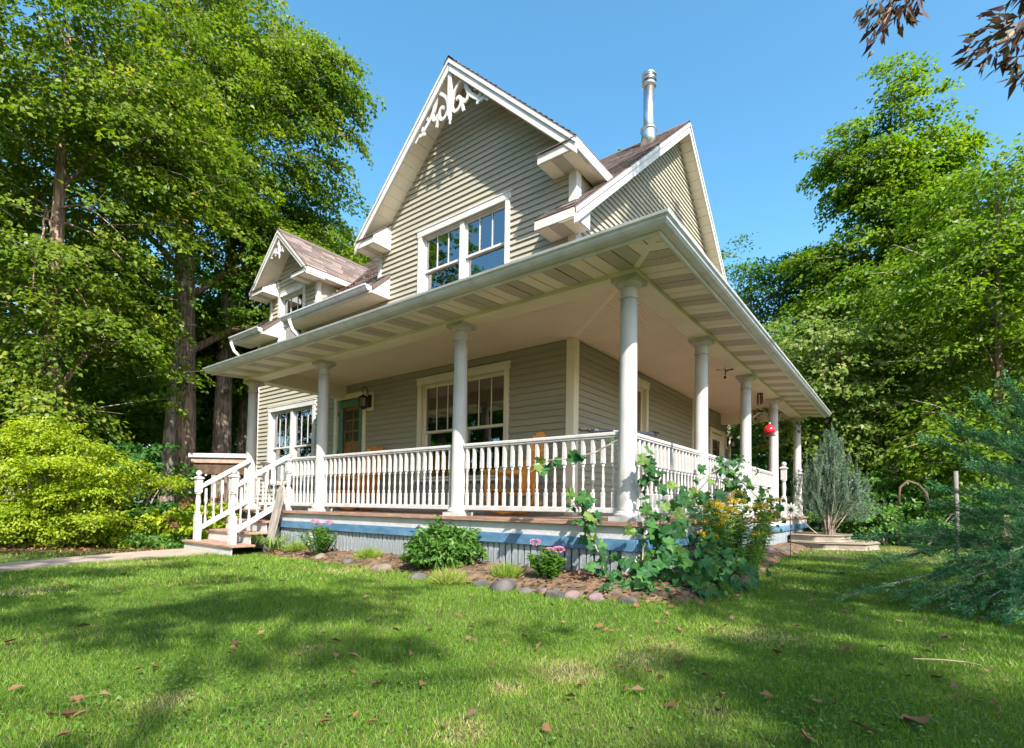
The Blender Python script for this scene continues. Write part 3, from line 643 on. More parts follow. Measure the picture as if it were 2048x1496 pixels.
while x < -.131:
    ys0 = .13+(.13-(x+.02))*(D-.13)/(1.82+.13); b.box(x, x+w-.008, max(.14, ys0), 9.62, 2.7035, 2.721); x += w
b.build('bead_boards', CEIL, ce)['kind'] = 'stuff'
MB().add([(.12, .10, 2.70), (.16, .16, 2.70), (-1.80, D+.03, 2.70), (-1.84, D-.03, 2.70), (.12, .10, 2.712), (.16, .16, 2.712), (-1.80, D+.03, 2.712), (-1.84, D-.03, 2.712)], [(0, 1, 2, 3), (0, 4, 5, 1), (2, 6, 7, 3), (0, 3, 7, 4), (1, 5, 6, 2)]).build('mitre_strip', CEIL, ce)
for xx in (-4.1,): trim('seam_strip', xx-.018, xx+.018, .13, D, 2.698, 2.7055, CEIL, ce)
for yy in (2.15, 5.6): trim('seam_strip', -1.82, -.13, yy-.018, yy+.018, 2.698, 2.7052, CEIL, ce)
DI, DOF, DOS = .131, .685, .575            # soffit: beam face, outer edge at the front, outer edge at the side
ZI, ZO = 2.470, 2.425
def soffit_panel(k, front):
    w = .296; a = (DOS-w-k*.3) if front else (-DOF+k*.3); c = a+w-.004; vent = (k % 2 == 1); m_ = (a+c)/2
    kk = (DOF-DI)/(DOS-DI)
    for (p, q) in ((a, m_-.006), (m_+.006, c)):
        b = MB()
        if front:
            lo = lambda x: DI+max(0, x-DI)*kk
            if lo(p) >= DOF: continue
            poly = [(p, -lo(p)), (q, -min(DOF, lo(q))), (q, -DOF), (p, -DOF)]; zf = lambda x, y: ZI+(ZO-ZI)*((-y-DI)/(DOF-DI))
        else:
            lo = lambda y_: DI+max(0, -y_-DI)/kk
            if lo(q) >= DOS: continue
            poly = [(min(DOS, lo(p)), p), (DOS, p), (DOS, q), (min(DOS, lo(q)), q)]; zf = lambda x, y: ZI+(ZO-ZI)*((x-DI)/(DOS-DI))
        b.add([(x, y, zf(x, y)) for x, y in poly]+[(x, y, zf(x, y)+.008) for x, y in poly], [(0, 1, 2, 3), (7, 6, 5, 4), (0, 4, 5, 1), (1, 5, 6, 2), (2, 6, 7, 3), (3, 7, 4, 0)])
        b.build('soffit_panel', VENT if vent else SOFFIT, pf)
pf = MB().add([(-7.78, -DI+.02, ZI+.010), (DI-.02, -DI+.02, ZI+.010), (DOS, -DOF, ZO+.010), (-7.78, -DOF, ZO+.010), (DI-.02, 9.84, ZI+.010), (DOS, 9.84, ZO+.010)], [(0, 1, 2, 3), (1, 4, 5, 2)]).build('porch_soffit', SHEATH, house)
for k in range(28): soffit_panel(k, True)
for k in range(35): soffit_panel(k, False)
MB().add([(.11, -.15, ZI-.005), (.15, -.11, ZI-.005), (DOS+.01, -DOF+.03, ZO-.005), (DOS-.03, -DOF-.01, ZO-.005)], [(0, 1, 2, 3)]).build('mitre_strip', SOFFIT, pf)
def sweep(name, prof, m, parent):
    """prof: side offset, front offset, height"""
    n = len(prof); A = [(-7.80, -f, z) for d, f, z in prof]; B = [(d, -f, z) for d, f, z in prof]; Cc = [(d, 9.86, z) for d, f, z in prof]
    fs_ = [(i, (i+1) % n, n+(i+1) % n, n+i) for i in range(n)]+[(n+i, n+(i+1) % n, 2*n+(i+1) % n, 2*n+i) for i in range(n)]+[tuple(range(n)), tuple(range(3*n-1, 2*n-1, -1))]
    return MB().add(A+B+Cc, fs_).build(name, m, parent)
sweep('porch_fascia', [(.576, .686, 2.408), (.590, .700, 2.403), (.603, .714, 2.412), (.607, .718, 2.432), (.602, .713, 2.452), (.594, .704, 2.46), (.594, .704, 2.53), (.576, .686, 2.53)], WHITE, house)
g_ = sweep('porch_gutter', [(.5945, .7045, 2.508), (.5945, .7045, 2.432), (.650, .775, 2.430), (.680, .805, 2.437), (.700, .826, 2.458), (.704, .832, 2.474), (.722, .855, 2.488), (.728, .862, 2.508), (.719, .853, 2.508), (.710, .842, 2.495), (.61, .72, 2.495)], GUTTER, house)
for i in range(14):
    t = -7.6+.6*i; trim('gutter_hanger', t-.008, t+.008, -.84, -.71, 2.499, 2.503, GUTTER, g_, .001)
# low hip roof over the porch
zr = lambda d: 2.59+.265*(.6-d)
b = MB()
Q_ = [(-7.80, -.74, 2.522), (.62, -.74, 2.522), (-1.82, D, 3.30), (-7.80, D, 3.30), (.62, 9.86, 2.522), (-1.82, 9.86, 3.30)]
b.add(Q_, [(0, 1, 2, 3), (1, 4, 5, 2)]); b.build('porch_roof', SHINGLE, house)
b = MB().add([(-7.80, -.69, 2.42), (-7.80, -.69, 2.52), (-7.80, D, 3.29), (-7.80, D, 2.72), (-7.80, -.1, 2.47)], [(0, 1, 2, 3, 4)]).add([(.58, 9.86, 2.42), (.58, 9.86, 2.52), (-1.82, 9.86, 3.29), (-1.82, 9.86, 2.72)], [(0, 1, 2, 3)]); b.build('porch_roof_end', WHITE, house)
# railings
bal = MB().sqlathe([(.016, .13), (.016, .27), (.018, .275), (.016, .29)]).lathe([(.013, .29), (.018, .31), (.018, .325), (.010, .335), (.012, .36), (.0165, .42), (.011, .53), (.010, .545), (.017, .555), (.017, .57), (.011, .58)], 8).sqlathe([(.015, .58), (.0195, .59), (.0175, .72), (.0165, .85)])
balm = bal.mesh('baluster', OLD_WHITE)
def railing(p0, p1, n, name='railing'):
    (x0, y0), (x1, y1) = p0, p1; L = math.hypot(x1-x0, y1-y0); a = math.atan2(y1-y0, x1-x0)
    R_ = MB().box(0, L, -.034, .034, .862, .900).box(0, L, -.026, .026, .842, .8615).mesh('top_rail', OLD_WHITE)
    r = bevel(link(name, R_, house, (x0, y0, 0), (0, 0, a)), .008, 2)
    bevel(MB().box(0, L, -.026, .026, .075, .132).build('bottom_rail', OLD_WHITE, r), .006)
    for i in range(n): link('baluster', balm, r, ((i+.5)*L/n, 0, 0), (0, random.uniform(-.006, .006), random.uniform(-.08, .08)))
    return r
railing((-2.295+.09, 0), (-.09, 0), 18); railing((-5.34+.09, 0), (-2.295-.09, 0), 24); railing((-6.22, 0), (-5.34-.09, 0), 7)
railing((0, .09), (0, 2.28-.09), 18); railing((0, 2.28+.09), (0, 4.66-.09), 19); railing((0, 4.66+.09), (0, 6.95-.09), 18)
railing((-7.62, .15), (-7.62, D-.05), 14)
# newel posts and stairs
newel = MB().sqlathe([(.048, 0), (.048, .45)]).lathe([(.044, .45), (.05, .47), (.04, .485), (.03, .50), (.034, .55), (.044, .66), (.034, .76), (.03, .785), (.046, .80), (.046, .82), (.036, .83)], 12).sqlathe([(.048, .83), (.048, 1.06), (.065, 1.065), (.065, 1.085), (.03, 1.11)]).lathe([(.02, 1.11), (.03, 1.12), (.045, 1.145), (.048, 1.165), (.04, 1.19), (.018, 1.205), (.004, 1.21)], 12)
nm_ = newel.mesh('newel_post', OLD_WHITE)
stairs = MB().box(-7.72, -6.28, -.30, -.16, -.66, -.215).build('stairs', OLD_WHITE, house)
for (z, y0, y1, xa, xb) in ((-.18, -.44, -.165, -7.75, -6.22), (-.36, -.72, -.41, -7.78, -6.18), (-.545, -1.08, -.69, -7.85, -6.02)):
    bevel(MB().box(xa, xb, y0, y1, z-.038, z).build('tread', DECK, stairs), .006)
    MB().box(xa+.04, xb-.04, y0+.03, y0+.05, z-.185, z-.0385).build('riser', OLD_WHITE, stairs)
for xx in (-7.6, -6.3):
    sr = link('stair_railing', nm_, house, (xx, -.93, -.545))
    loc = Vector((xx, -.93, -.545))
    def seg(name, pts, w, h):
        q = MB(); (ya, za), (yb, zb) = pts; q.prism([(ya+.93, za+.545), (yb+.93, zb+.545), (yb+.93, zb+.545-h), (ya+.93, za+.545-h)], -w, w, 'x'); return bevel(q.build(name, OLD_WHITE, sr), .006)
    seg('hand_rail', ((-.89, .42), (-.06, .94)), .032, .06); seg('lower_rail', ((-.89, -.30), (-.06, .20)), .025, .07)
    for i in range(6):
        t = (i+.6)/6.2; yy = -.89+.83*t; zz = -.37+.50*t
        link('baluster', balm, sr, (0, yy+.93, zz+.545+.02-.13), None, (1, 1, .93))
link('newel_post', nm_, house, (-6.27, -.03, 0), None, (1, 1, .80)); 
# back steps newels
for (x, y) in ((.12, 7.35), (.12, 9.35)): link('newel_post', nm_, house, (x, y, -.05), None, (1.05, 1.05, 1.0))
railing((-.0, 9.35), (-.0, 9.66), 3)

# ------------------------------------------------------------------ vegetation builders
HR = np.array([math.cos(YAW), math.sin(YAW), 0]); HF = np.array([-math.sin(YAW), math.cos(YAW), 0])
def bp(u, d):
    p = at(u, 1000, d); return np.array([p[0], p[1], float(gz(p[0]))])
def n3(P, s, o=0.):
    """cheap smooth 3-D noise, about -1..1"""
    x, y, z = (P[:, 0]*s+o), (P[:, 1]*s+1.7*o), (P[:, 2]*s-.6*o)
    return (np.sin(x+1.3*np.sin(y*.9))+np.sin(y*1.1+1.2*np.sin(z*1.05))+np.sin(z*1.2+1.4*np.sin(x*.8)))/3
def sprays(Cn, O, m, ln, wd, leafL, leafW, droop=.25, flat=.09, upn=.8, seed=0):
    """leafy sprays: centres Cn, outward directions O; m leaves each"""
    n = len(Cn); O = nrm(O); S = nrm(np.cross(O, np.tile([0, 0, 1.], (n, 1)))+1e-6)
    t = rng.uniform(-.75, 1.0, (n, m)); lat = rng.normal(0, .45, (n, m))*(1.05-.55*np.abs(t)); ver = rng.normal(0, flat, (n, m))
    sc = rng.uniform(.7, 1.35, (n, 1))
    P = Cn[:, None]+O[:, None]*(t*ln*sc)[..., None]+S[:, None]*(lat*wd*sc)[..., None]
    P[..., 2] += ver*ln-droop*ln*(t+.3)**2*(t > -.3)
    Dv = O[:, None]*(.55+rng.normal(0, .35, (n, m)))[..., None]+S[:, None]*(np.sign(lat)*.5+rng.normal(0, .4, (n, m)))[..., None]
    Dv[..., 2] -= .35+rng.normal(0, .3, (n, m))
    Nv = np.zeros_like(P); Nv[..., 2] = upn; Nv += O[:, None]*.35+rng.normal(0, .42, P.shape)
    k = n*m; L = leafL*rng.uniform(.65, 1.25, k); W = leafW*rng.uniform(.7, 1.25, k)
    V, Q = leaves(P.reshape(-1, 3), Dv.reshape(-1, 3), Nv.reshape(-1, 3), L, W)
    r = np.clip(rng.beta(1.6, 2.2, (n, m))*.6+rng.beta(1.5, 2.0, (n, 1))*.45, 0, 1).ravel()
    return V, Q, r
def twigs(A, B, ra, rb):
    """thin three-sided twigs from A to B"""
    T = nrm(B-A); X = nrm(np.cross(T, np.tile([.3, .5, 1.], (len(A), 1)))); Y = np.cross(T, X); V = []
    mid = (A+B)/2+np.array([0, 0, .04])
    for P, r in ((A, ra), (mid, (ra+rb)/2), (B, rb)):
        for k in range(3):
            w = 2*math.pi*k/3; V.append(P+(X*math.cos(w)+Y*math.sin(w))*r)
    V = np.stack(V, 1).reshape(-1, 3); n = len(A); Q = []
    for s in (0, 3):
        for k in range(3): Q.append(np.stack([np.arange(n)*9+s+k, np.arange(n)*9+s+(k+1) % 3, np.arange(n)*9+s+3+(k+1) % 3, np.arange(n)*9+s+3+k], 1))
    return V, np.concatenate(Q)
def limb_path(a, b, k=6, sag=.0, wob=.12):
    a, b = np.array(a, float), np.array(b, float); L = np.linalg.norm(b-a); out = []
    for i in range(k+1):
        t = i/k; p = a+(b-a)*t; p = p+rng.normal(0, wob, 3)*L*.12*math.sin(math.pi*t); p[2] += L*.12*math.sin(math.pi*t)-sag*t*t; out.append(p)
    return out
def trunk_mesh(path, rad, n=14):
    b_ = MB(); b_.tube(path, rad, n); v = np.array(b_.v)
    ang = np.arange(len(v)) % n
    return b_
def tree(name, label, base, lobes, top, tr, leafm, bark, density=1., leafL=.12, leafW=.085, per=70, ln=.75, wd=.55, cat='tree', group=None, lean=(0, 0), droop=.25, gap=-.25, twig=.3, shell=.45, cull=None, limbs=True, flat=.09, gs=.95):
    root = tag(empty(name, base), label, cat, group)
    axis = lambda z: np.array([lean[0]*z/top, lean[1]*z/top, z])
    k = 9; path = []; rad = []
    ph = rng.uniform(0, 6)
    for i in range(k+1):
        t = i/k; z = -.1+(top+.1)*t; w = .025*top*.12*math.sin(ph+t*5)*(t > 0); p = axis(z)+HR*w+HF*w*.6; path.append(p); rad.append(tr*((1-t)**.75*.95+.05)*(1+.45*math.exp(-t*top/.35)))
    tb = MB(); tb.tube(path, rad, 14)
    tv = np.array(tb.v)
    tb.v = [tuple(p) for p in tv*1.0]
    trunk = tb.build('trunk', bark, root, smooth=True)
    Cn = []; O = []; lb = MB()
    for (r_, f_, z, a, b_, c) in lobes:
        cen = HR*r_+HF*f_+np.array([0, 0, z]); n = int(density*26*((a*b_)**.8+(a*c)**.8+(b_*c)**.8)/3)
        d = nrm(rng.normal(0, 1, (n, 3))); rr = rng.uniform(shell**2, 1, n)**.5
        rr = rr*(1+.18*n3(d*3+cen, 1.0, z))
        P = cen+(d[:, :1]*HR*a+d[:, 1:2]*HF*b_+d[:, 2:]*np.array([0, 0, c]))*rr[:, None]
        keep = n3(P, gs, z*1.3+r_) > gap
        keep &= P[:, 2] > .15
        P, dd = P[keep], d[keep]
        if not len(P): continue
        Cn.append(P)
        ax = np.stack([axis(zz) for zz in P[:, 2]])
        o = nrm((P-ax)*np.array([1, 1, .25]))*.7+(dd[:, :1]*HR+dd[:, 1:2]*HF)*.6+rng.normal(0, .2, P.shape); O.append(o)
        if limbs:
            za = max(.25*top, min(z-c*.7, top*.93)); a0 = axis(za)
            tt = max(0, 1-za/top)**.75
            lr = max(.02, tr*.42*max(tt, .25))
            lp = limb_path(a0, cen+np.array([0, 0, c*.2])); lb.tube(lp, list(np.linspace(lr, lr*.3, len(lp))), 7)
            for q in P[rng.permutation(len(P))[:max(4, min(9, len(P)//12))]]:
                s = lp[rng.integers(1, len(lp))]; l2 = limb_path(s, q, 5); lb.tube(l2, list(np.linspace(lr*.36, .008, len(l2))), 5)
    Cn = np.concatenate(Cn); O = np.concatenate(O)
    if cull is not None:
        kp = cull(Cn+np.array(base)); Cn, O = Cn[kp], O[kp]
    if limbs and lb.v: lb.build('limbs', bark, root, smooth=True)
    V, Q, r = sprays(Cn, O, per, ln, wd, leafL, leafW, droop, flat)
    bulk('crown', V, Q, r, leafm, root)
    if twig:
        s = rng.random(len(Cn)) < twig; o = nrm(O[s]); V, Q = twigs(Cn[s]-o*ln*rng.uniform(.8, 1.6, (s.sum(), 1))-np.array([0, 0, .12]), Cn[s]+o*ln*.8-np.array([0, 0, .1*ln]), .013, .004)
        bulk('twigs', V, Q, np.zeros(len(Q)), TWIG, root)['kind'] = 'stuff'
    return root
def copy_tree(o, loc, rz, sc, label, group=None):
    c = o.copy(); COL.objects.link(c); c.location = loc; c.rotation_euler = (0, 0, rz); c.scale = (sc[0], sc[0], sc[1]) if hasattr(sc, '__len__') else (sc,)*3; c['label'] = label
    if group: c['group'] = group
    for ch in o.children:
        k = ch.copy(); COL.objects.link(k); k.parent = c
    return c

def clear_house(P): return ~((P[:, 0] > -12.9) & (P[:, 1] < 11) & (P[:, 2] < 9.3-.0*P[:, 0])) 
# ------------------------------------------------------------------ trees left of the house
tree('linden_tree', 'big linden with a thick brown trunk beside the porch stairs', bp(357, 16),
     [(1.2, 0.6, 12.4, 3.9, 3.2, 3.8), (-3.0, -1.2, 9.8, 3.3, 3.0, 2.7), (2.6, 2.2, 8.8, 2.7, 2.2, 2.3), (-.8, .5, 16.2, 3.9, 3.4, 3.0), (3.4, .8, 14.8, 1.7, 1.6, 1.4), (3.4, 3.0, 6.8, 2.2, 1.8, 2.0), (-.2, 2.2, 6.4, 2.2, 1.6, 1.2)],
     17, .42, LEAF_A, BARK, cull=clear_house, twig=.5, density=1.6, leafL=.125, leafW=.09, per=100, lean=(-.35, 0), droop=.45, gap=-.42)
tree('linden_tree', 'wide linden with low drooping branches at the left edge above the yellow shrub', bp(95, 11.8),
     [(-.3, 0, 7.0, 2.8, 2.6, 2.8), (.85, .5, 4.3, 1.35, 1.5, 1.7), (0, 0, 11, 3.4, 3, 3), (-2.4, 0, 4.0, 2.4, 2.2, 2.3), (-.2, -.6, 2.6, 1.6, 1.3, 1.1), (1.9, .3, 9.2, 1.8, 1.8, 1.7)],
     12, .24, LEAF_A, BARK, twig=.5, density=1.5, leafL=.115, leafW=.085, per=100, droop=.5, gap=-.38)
tree('ash_tree', 'stout grey trunked tree behind the wooden shelter', bp(443, 17.5), [(0, 0, 9.2, 3.0, 2.8, 3.2), (2.2, .5, 7.2, 2.2, 2.2, 1.9), (-1.6, .6, 6.2, 2.0, 2.0, 1.6), (.6, .4, 13, 2.8, 2.8, 2.6)], 14, .34, LEAF_T, BARK2, density=1.1, leafL=.15, leafW=.11, per=75, gap=-.3)  # brighter leaf colour makes up for the shade on this tree
tree('ash_tree', 'darker trunked tree half hidden by the end porch column', bp(484, 19.5), [(0, 0, 6.5, 2.4, 2.2, 2.4), (1.4, .6, 9.6, 2.8, 2.4, 2.6), (-1.2, .4, 4.4, 1.8, 1.7, 1.3)], 12, .28, LEAF_T, BARK2, density=1., leafL=.15, leafW=.11, per=70, gap=-.3)  # leaf colour lifted here in place of light, as the tree is shaded
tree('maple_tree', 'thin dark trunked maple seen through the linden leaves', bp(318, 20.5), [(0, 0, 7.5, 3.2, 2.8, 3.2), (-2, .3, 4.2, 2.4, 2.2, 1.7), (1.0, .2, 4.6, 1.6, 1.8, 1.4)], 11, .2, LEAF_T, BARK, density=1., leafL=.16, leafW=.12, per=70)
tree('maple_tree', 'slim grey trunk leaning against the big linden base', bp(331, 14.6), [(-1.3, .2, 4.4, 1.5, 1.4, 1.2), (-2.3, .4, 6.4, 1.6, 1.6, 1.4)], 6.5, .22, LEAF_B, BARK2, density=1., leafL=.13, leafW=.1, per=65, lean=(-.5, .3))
tree('maple_tree', 'leafy young maple filling the gap left of the linden trunk', bp(215, 16.5), [(0, 0, 3.6, 1.9, 1.6, 1.5), (-.9, .3, 5.6, 1.8, 1.6, 1.4), (.7, .4, 6.6, 1.5, 1.5, 1.2), (.3, -.2, 1.7, 1.5, 1.1, .9)], 6.8, .11, LEAF_T, BARK2, density=1.7, leafL=.14, leafW=.11, per=70, gap=-.4)  # shaded fill tree; its light is put into the brighter leaf colour
tree('maple_tree', 'leafy young maple between the linden and the grey trunked tree', bp(402, 21), [(0, 0, 4.0, 2.0, 1.6, 1.6), (.6, .2, 7.0, 2.0, 1.7, 1.6), (-.7, .2, 6.0, 1.6, 1.5, 1.3), (.2, 0, 2.0, 1.8, 1.2, 1.0)], 8, .12, LEAF_T, BARK2, density=1.6, leafL=.15, leafW=.12, per=70, gap=-.4)  # shaded fill tree, brightened by leaf colour instead of light
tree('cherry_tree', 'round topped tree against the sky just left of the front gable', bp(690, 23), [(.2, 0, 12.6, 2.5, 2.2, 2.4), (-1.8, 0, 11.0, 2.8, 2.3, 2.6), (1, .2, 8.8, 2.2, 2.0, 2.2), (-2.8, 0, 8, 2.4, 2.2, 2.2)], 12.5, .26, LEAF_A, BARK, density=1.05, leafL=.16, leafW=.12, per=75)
# ------------------------------------------------------------------ trees right of the house
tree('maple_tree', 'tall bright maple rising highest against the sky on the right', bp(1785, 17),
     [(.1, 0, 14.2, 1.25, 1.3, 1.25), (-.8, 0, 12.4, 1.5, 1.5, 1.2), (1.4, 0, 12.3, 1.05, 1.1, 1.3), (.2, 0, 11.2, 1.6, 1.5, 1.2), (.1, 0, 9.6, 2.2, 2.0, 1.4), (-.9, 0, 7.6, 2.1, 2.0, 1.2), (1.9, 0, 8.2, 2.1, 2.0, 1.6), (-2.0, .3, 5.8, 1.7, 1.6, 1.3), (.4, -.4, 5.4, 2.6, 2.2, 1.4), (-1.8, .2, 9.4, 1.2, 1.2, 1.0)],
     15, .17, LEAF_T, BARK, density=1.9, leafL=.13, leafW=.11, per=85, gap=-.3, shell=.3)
tree('maple_tree', 'pale turning maple spreading low branches beyond the porch end', bp(1650, 14.5),
     [(-.2, 0, 5.0, 2.2, 1.9, 1.4), (1.6, -.3, 4.1, 1.9, 1.8, 1.4), (-1.3, 0, 3.7, 1.5, 1.5, 1.0), (.3, -.4, 2.5, 2.1, 1.4, .9)], 5.5, .13, LEAF_P, BARK, density=1.8, leafL=.13, leafW=.1, per=70, gap=-.35)
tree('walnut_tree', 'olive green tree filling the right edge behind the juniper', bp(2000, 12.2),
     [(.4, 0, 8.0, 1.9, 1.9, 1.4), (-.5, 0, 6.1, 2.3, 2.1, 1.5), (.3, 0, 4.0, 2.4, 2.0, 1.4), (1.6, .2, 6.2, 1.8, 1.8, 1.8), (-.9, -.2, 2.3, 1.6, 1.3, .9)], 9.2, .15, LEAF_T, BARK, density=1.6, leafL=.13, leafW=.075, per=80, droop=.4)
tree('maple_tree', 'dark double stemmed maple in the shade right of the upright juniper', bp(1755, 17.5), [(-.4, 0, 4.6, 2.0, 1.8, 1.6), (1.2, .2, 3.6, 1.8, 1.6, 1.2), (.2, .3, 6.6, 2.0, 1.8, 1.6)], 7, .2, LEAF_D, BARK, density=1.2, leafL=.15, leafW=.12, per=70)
tree('birch_tree', 'feathery topped tree beside the back gable eave', bp(1500, 20), [(-.7, 0, 9.6, 1.4, 1.3, 1.5), (.7, 0, 9.2, 1.6, 1.5, 1.4), (2.2, 0, 9.4, 1.5, 1.4, 1.5), (.4, 0, 6.4, 2.4, 1.9, 1.6), (.2, 0, 3.8, 2.4, 1.8, 1.5), (2.4, .2, 6.2, 1.8, 1.6, 1.5)], 10.4, .13, LEAF_B, BARK2, density=1.6, leafL=.12, leafW=.08, per=70, gap=-.2)
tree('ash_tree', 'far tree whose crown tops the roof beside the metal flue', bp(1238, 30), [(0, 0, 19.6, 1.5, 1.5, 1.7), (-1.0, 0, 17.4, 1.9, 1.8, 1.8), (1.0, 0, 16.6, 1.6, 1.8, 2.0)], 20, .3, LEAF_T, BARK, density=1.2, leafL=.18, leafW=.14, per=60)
# woodland behind: two source trees, copied with their parts
wa = tree('woodland_tree', 'deep green woodland tree far behind the big linden', bp(250, 27), [(0, 0, 8.5, 3.6, 3.2, 3.2), (-1.8, 0, 5, 2.9, 2.6, 2.3), (1.9, 0, 5.2, 2.9, 2.6, 2.3), (0, 0, 2.4, 2.9, 2.4, 1.7), (0, 0, 12, 2.7, 2.6, 2.4)], 13, .25, LEAF_B, BARK, density=.9, leafL=.21, leafW=.16, per=60, group='woodland trees behind the house', twig=0)
wb = tree('woodland_tree', 'bright woodland tree far behind the pale turning maple', bp(1690, 25), [(0, 0, 6.8, 3.0, 2.8, 2.8), (-1.6, 0, 4.2, 2.5, 2.3, 2.0), (1.6, 0, 3.8, 2.5, 2.3, 2.0), (0, 0, 2.0, 2.6, 2.2, 1.4), (.3, 0, 9.8, 2.3, 2.2, 2.0)], 11, .22, LEAF_B, BARK, density=.9, leafL=.19, leafW=.15, per=60, group='woodland trees behind the house', twig=0)
for k, (u, d, s, src, lab) in enumerate([(-40, 24, 1.1, wa, 'woodland tree cut by the left picture edge'), (110, 30, 1.2, wa, 'woodland tree behind the low drooping linden'), (400, 31, 1.1, wa, 'woodland tree seen between the linden and grey trunks'), (560, 29, 1.0, wb, 'woodland tree behind the small dormer'),
        (1480, 30, 1.0, wb, 'woodland tree glimpsed through the back porch columns'), (1580, 25, .85, wb, 'woodland tree behind the last porch column'), (1840, 27, 1.15, wa, 'woodland tree behind the tall bright maple'), (1960, 23, 1.0, wb, 'woodland tree behind the olive green edge tree'), (2110, 20, 1.0, wa, 'woodland tree cut by the right picture edge')]):
    copy_tree(src, bp(u, d), 1.3*k+.5, s, lab, 'woodland trees behind the house')

# ------------------------------------------------------------------ trees behind the viewer that shade the lawn
def shade_tree(label, x, y, lobes, top, dens=1.75, m=None):
    return tree('shade_tree', label, (x, y, -.62), lobes, top, .2, m or LEAF_B, BARK, density=dens, leafL=.14, leafW=.11, per=42, ln=.32, wd=.3, twig=.15, gap=.06, gs=3.4, shell=.0)
for (x, y, tp, lab) in ((1.0, -9.3, 9.6, 'shade tree farthest left behind the viewer'), (4.6, -9.6, 9.9, 'shade tree straight behind the viewer'), (8.2, -9.0, 10.1, 'shade tree behind the viewer to the right'), (11.8, -8.2, 10.3, 'shade tree at the far right behind the viewer')):
    shade_tree(lab, x, y, [(0, 0, tp-.5, 1.8, 1.8, .3), (-2.1, -.5, tp-.9, 1.4, 1.4, .25), (2.1, .5, tp-1.0, 1.4, 1.4, .25), (.2, 2.0, tp-.8, 1.4, 1.3, .25), (0, -2.1, tp-1.2, 1.3, 1.3, .25)], tp)
shade_tree('shade tree over the spreading juniper', 13.0, -3.8, [(0, 0, 9.2, 2.0, 2.0, .45), (-1.9, .2, 8.4, 1.5, 1.5, .4), (1.5, 1.2, 8.8, 1.6, 1.6, .4), (-1.0, -1.6, 8.8, 1.5, 1.5, .4)], 10, 1.2)
shade_tree('tall shade tree on the side lawn right of the porch', 7.5, -1.0, [(.5, -1.9, 9.0, 1.8, 1.8, .5), (-.7, -3.4, 8.6, 1.6, 1.6, .5), (1.6, -.2, 8.8, 1.6, 1.6, .5), (-.8, 2.6, 14.0, 1.5, 1.4, .45), (.2, 1.2, 15.6, 1.4, 1.4, .45), (.4, 2.8, 15.0, 1.2, 1.3, .4), (-.2, .2, 17.0, 1.2, 1.2, .4)], 18, 1.9)
for k, (x, y, sc_, src, lab) in enumerate([(-15, -19, 1.35, wa, 'woodland tree across the yard mirrored in the gable window'), (-9, -22, 1.3, wb, 'woodland tree across the yard mirrored in the porch window'), (-21, -14, 1.3, wa, 'woodland tree across the yard mirrored in the far window'), (-3, -25, 1.4, wa, 'woodland tree across the yard behind the viewer'), (-24, -24, 1.6, wb, 'tall woodland tree across the yard behind the path')]):
    copy_tree(src, (x, y, -.7), 2.1*k, sc_, lab, 'woodland trees across the yard')
# the dark leaved ash whose branch tips hang into the top of the view
ash = tag(empty('ash_tree', (8.2, -3.2, -.62)), 'overhanging ash with dark red-green leaf tips at the top edge of the sky', 'tree')
MB().tube([(0, 0, -.1), (.05, 0, 2), (-.1, .1, 4.2), (-.2, .1, 6.5)], [.26, .2, .15, .07], 12).build('trunk', BARK, ash, smooth=True)
base = np.array([8.2, -3.2, -.62]); tips = []
def ash_limb(pts, r0):
    P = [np.array(p)-base for p in pts]; MB().tube(P, list(np.linspace(r0, .004, len(P))), 6).build('limb', BARK, ash, smooth=True)
t1 = [at(1800, -120, 3.6), at(1790, -20, 3.55), at(1775, 30, 3.5), at(1760, 62, 3.45)]
t2 = [at(2150, -60, 3.2), at(2060, 40, 3.15), at(2010, 80, 3.1), at(1962, 105, 3.05)]
ash_limb([(8.0, -3.1, 4.0), (6.0, -2.0, 4.9), (3.8, -1.0, 4.6)]+[tuple(p) for p in t1], .06); ash_limb([(8.0, -3.1, 3.2), (6.2, -2.2, 4.0), (4.2, -1.3, 3.7)]+[tuple(p) for p in t2], .06)
Pl, Dl, Nl = [], [], []
for (u, v, d, n, uu, vv) in [(1795, 5, 3.5, 26, -.6, 1), (1770, 30, 3.5, 30, -.5, 1), (1740, 25, 3.45, 22, -1, .9), (1755, 62, 3.45, 16, -.4, 1.2), (1820, 20, 3.55, 24, .5, 1), (1835, -20, 3.6, 30, .2, .6), (1800, -50, 3.6, 40, 0, .5),
                             (1945, 100, 3.05, 10, -1, .25), (1975, 85, 3.1, 14, -1, .5), (1990, 110, 3.1, 16, -.7, 1), (2015, 60, 3.15, 22, -.8, .6), (2030, 110, 3.1, 22, -.5, 1.1), (2005, 30, 3.15, 14, -.7, .1), (2048, 60, 3.15, 30, -.3, 1), (2050, 140, 3.1, 20, -.4, 1), (2060, -10, 3.2, 40, 0, .5)]:
    c = at(u, v, d)
    for i in range(n):
        Pl.append(c+rng.normal(0, .035, 3)); Dl.append(RGT*(uu+rng.normal(0, .5))-UPV*(vv+rng.normal(0, .4))+FWD*rng.normal(0, .5)); Nl.append(rng.normal(0, 1, 3)+np.array([0, 0, .5]))
Pl, Dl, Nl = np.array(Pl), np.array(Dl), np.array(Nl); n = len(Pl)
V, Q = leaves(Pl-base, Dl, Nl, rng.uniform(.07, .12, n), rng.uniform(.022, .036, n), .15)
bulk('crown', V, Q, rng.random(n), LEAF_R, ash)
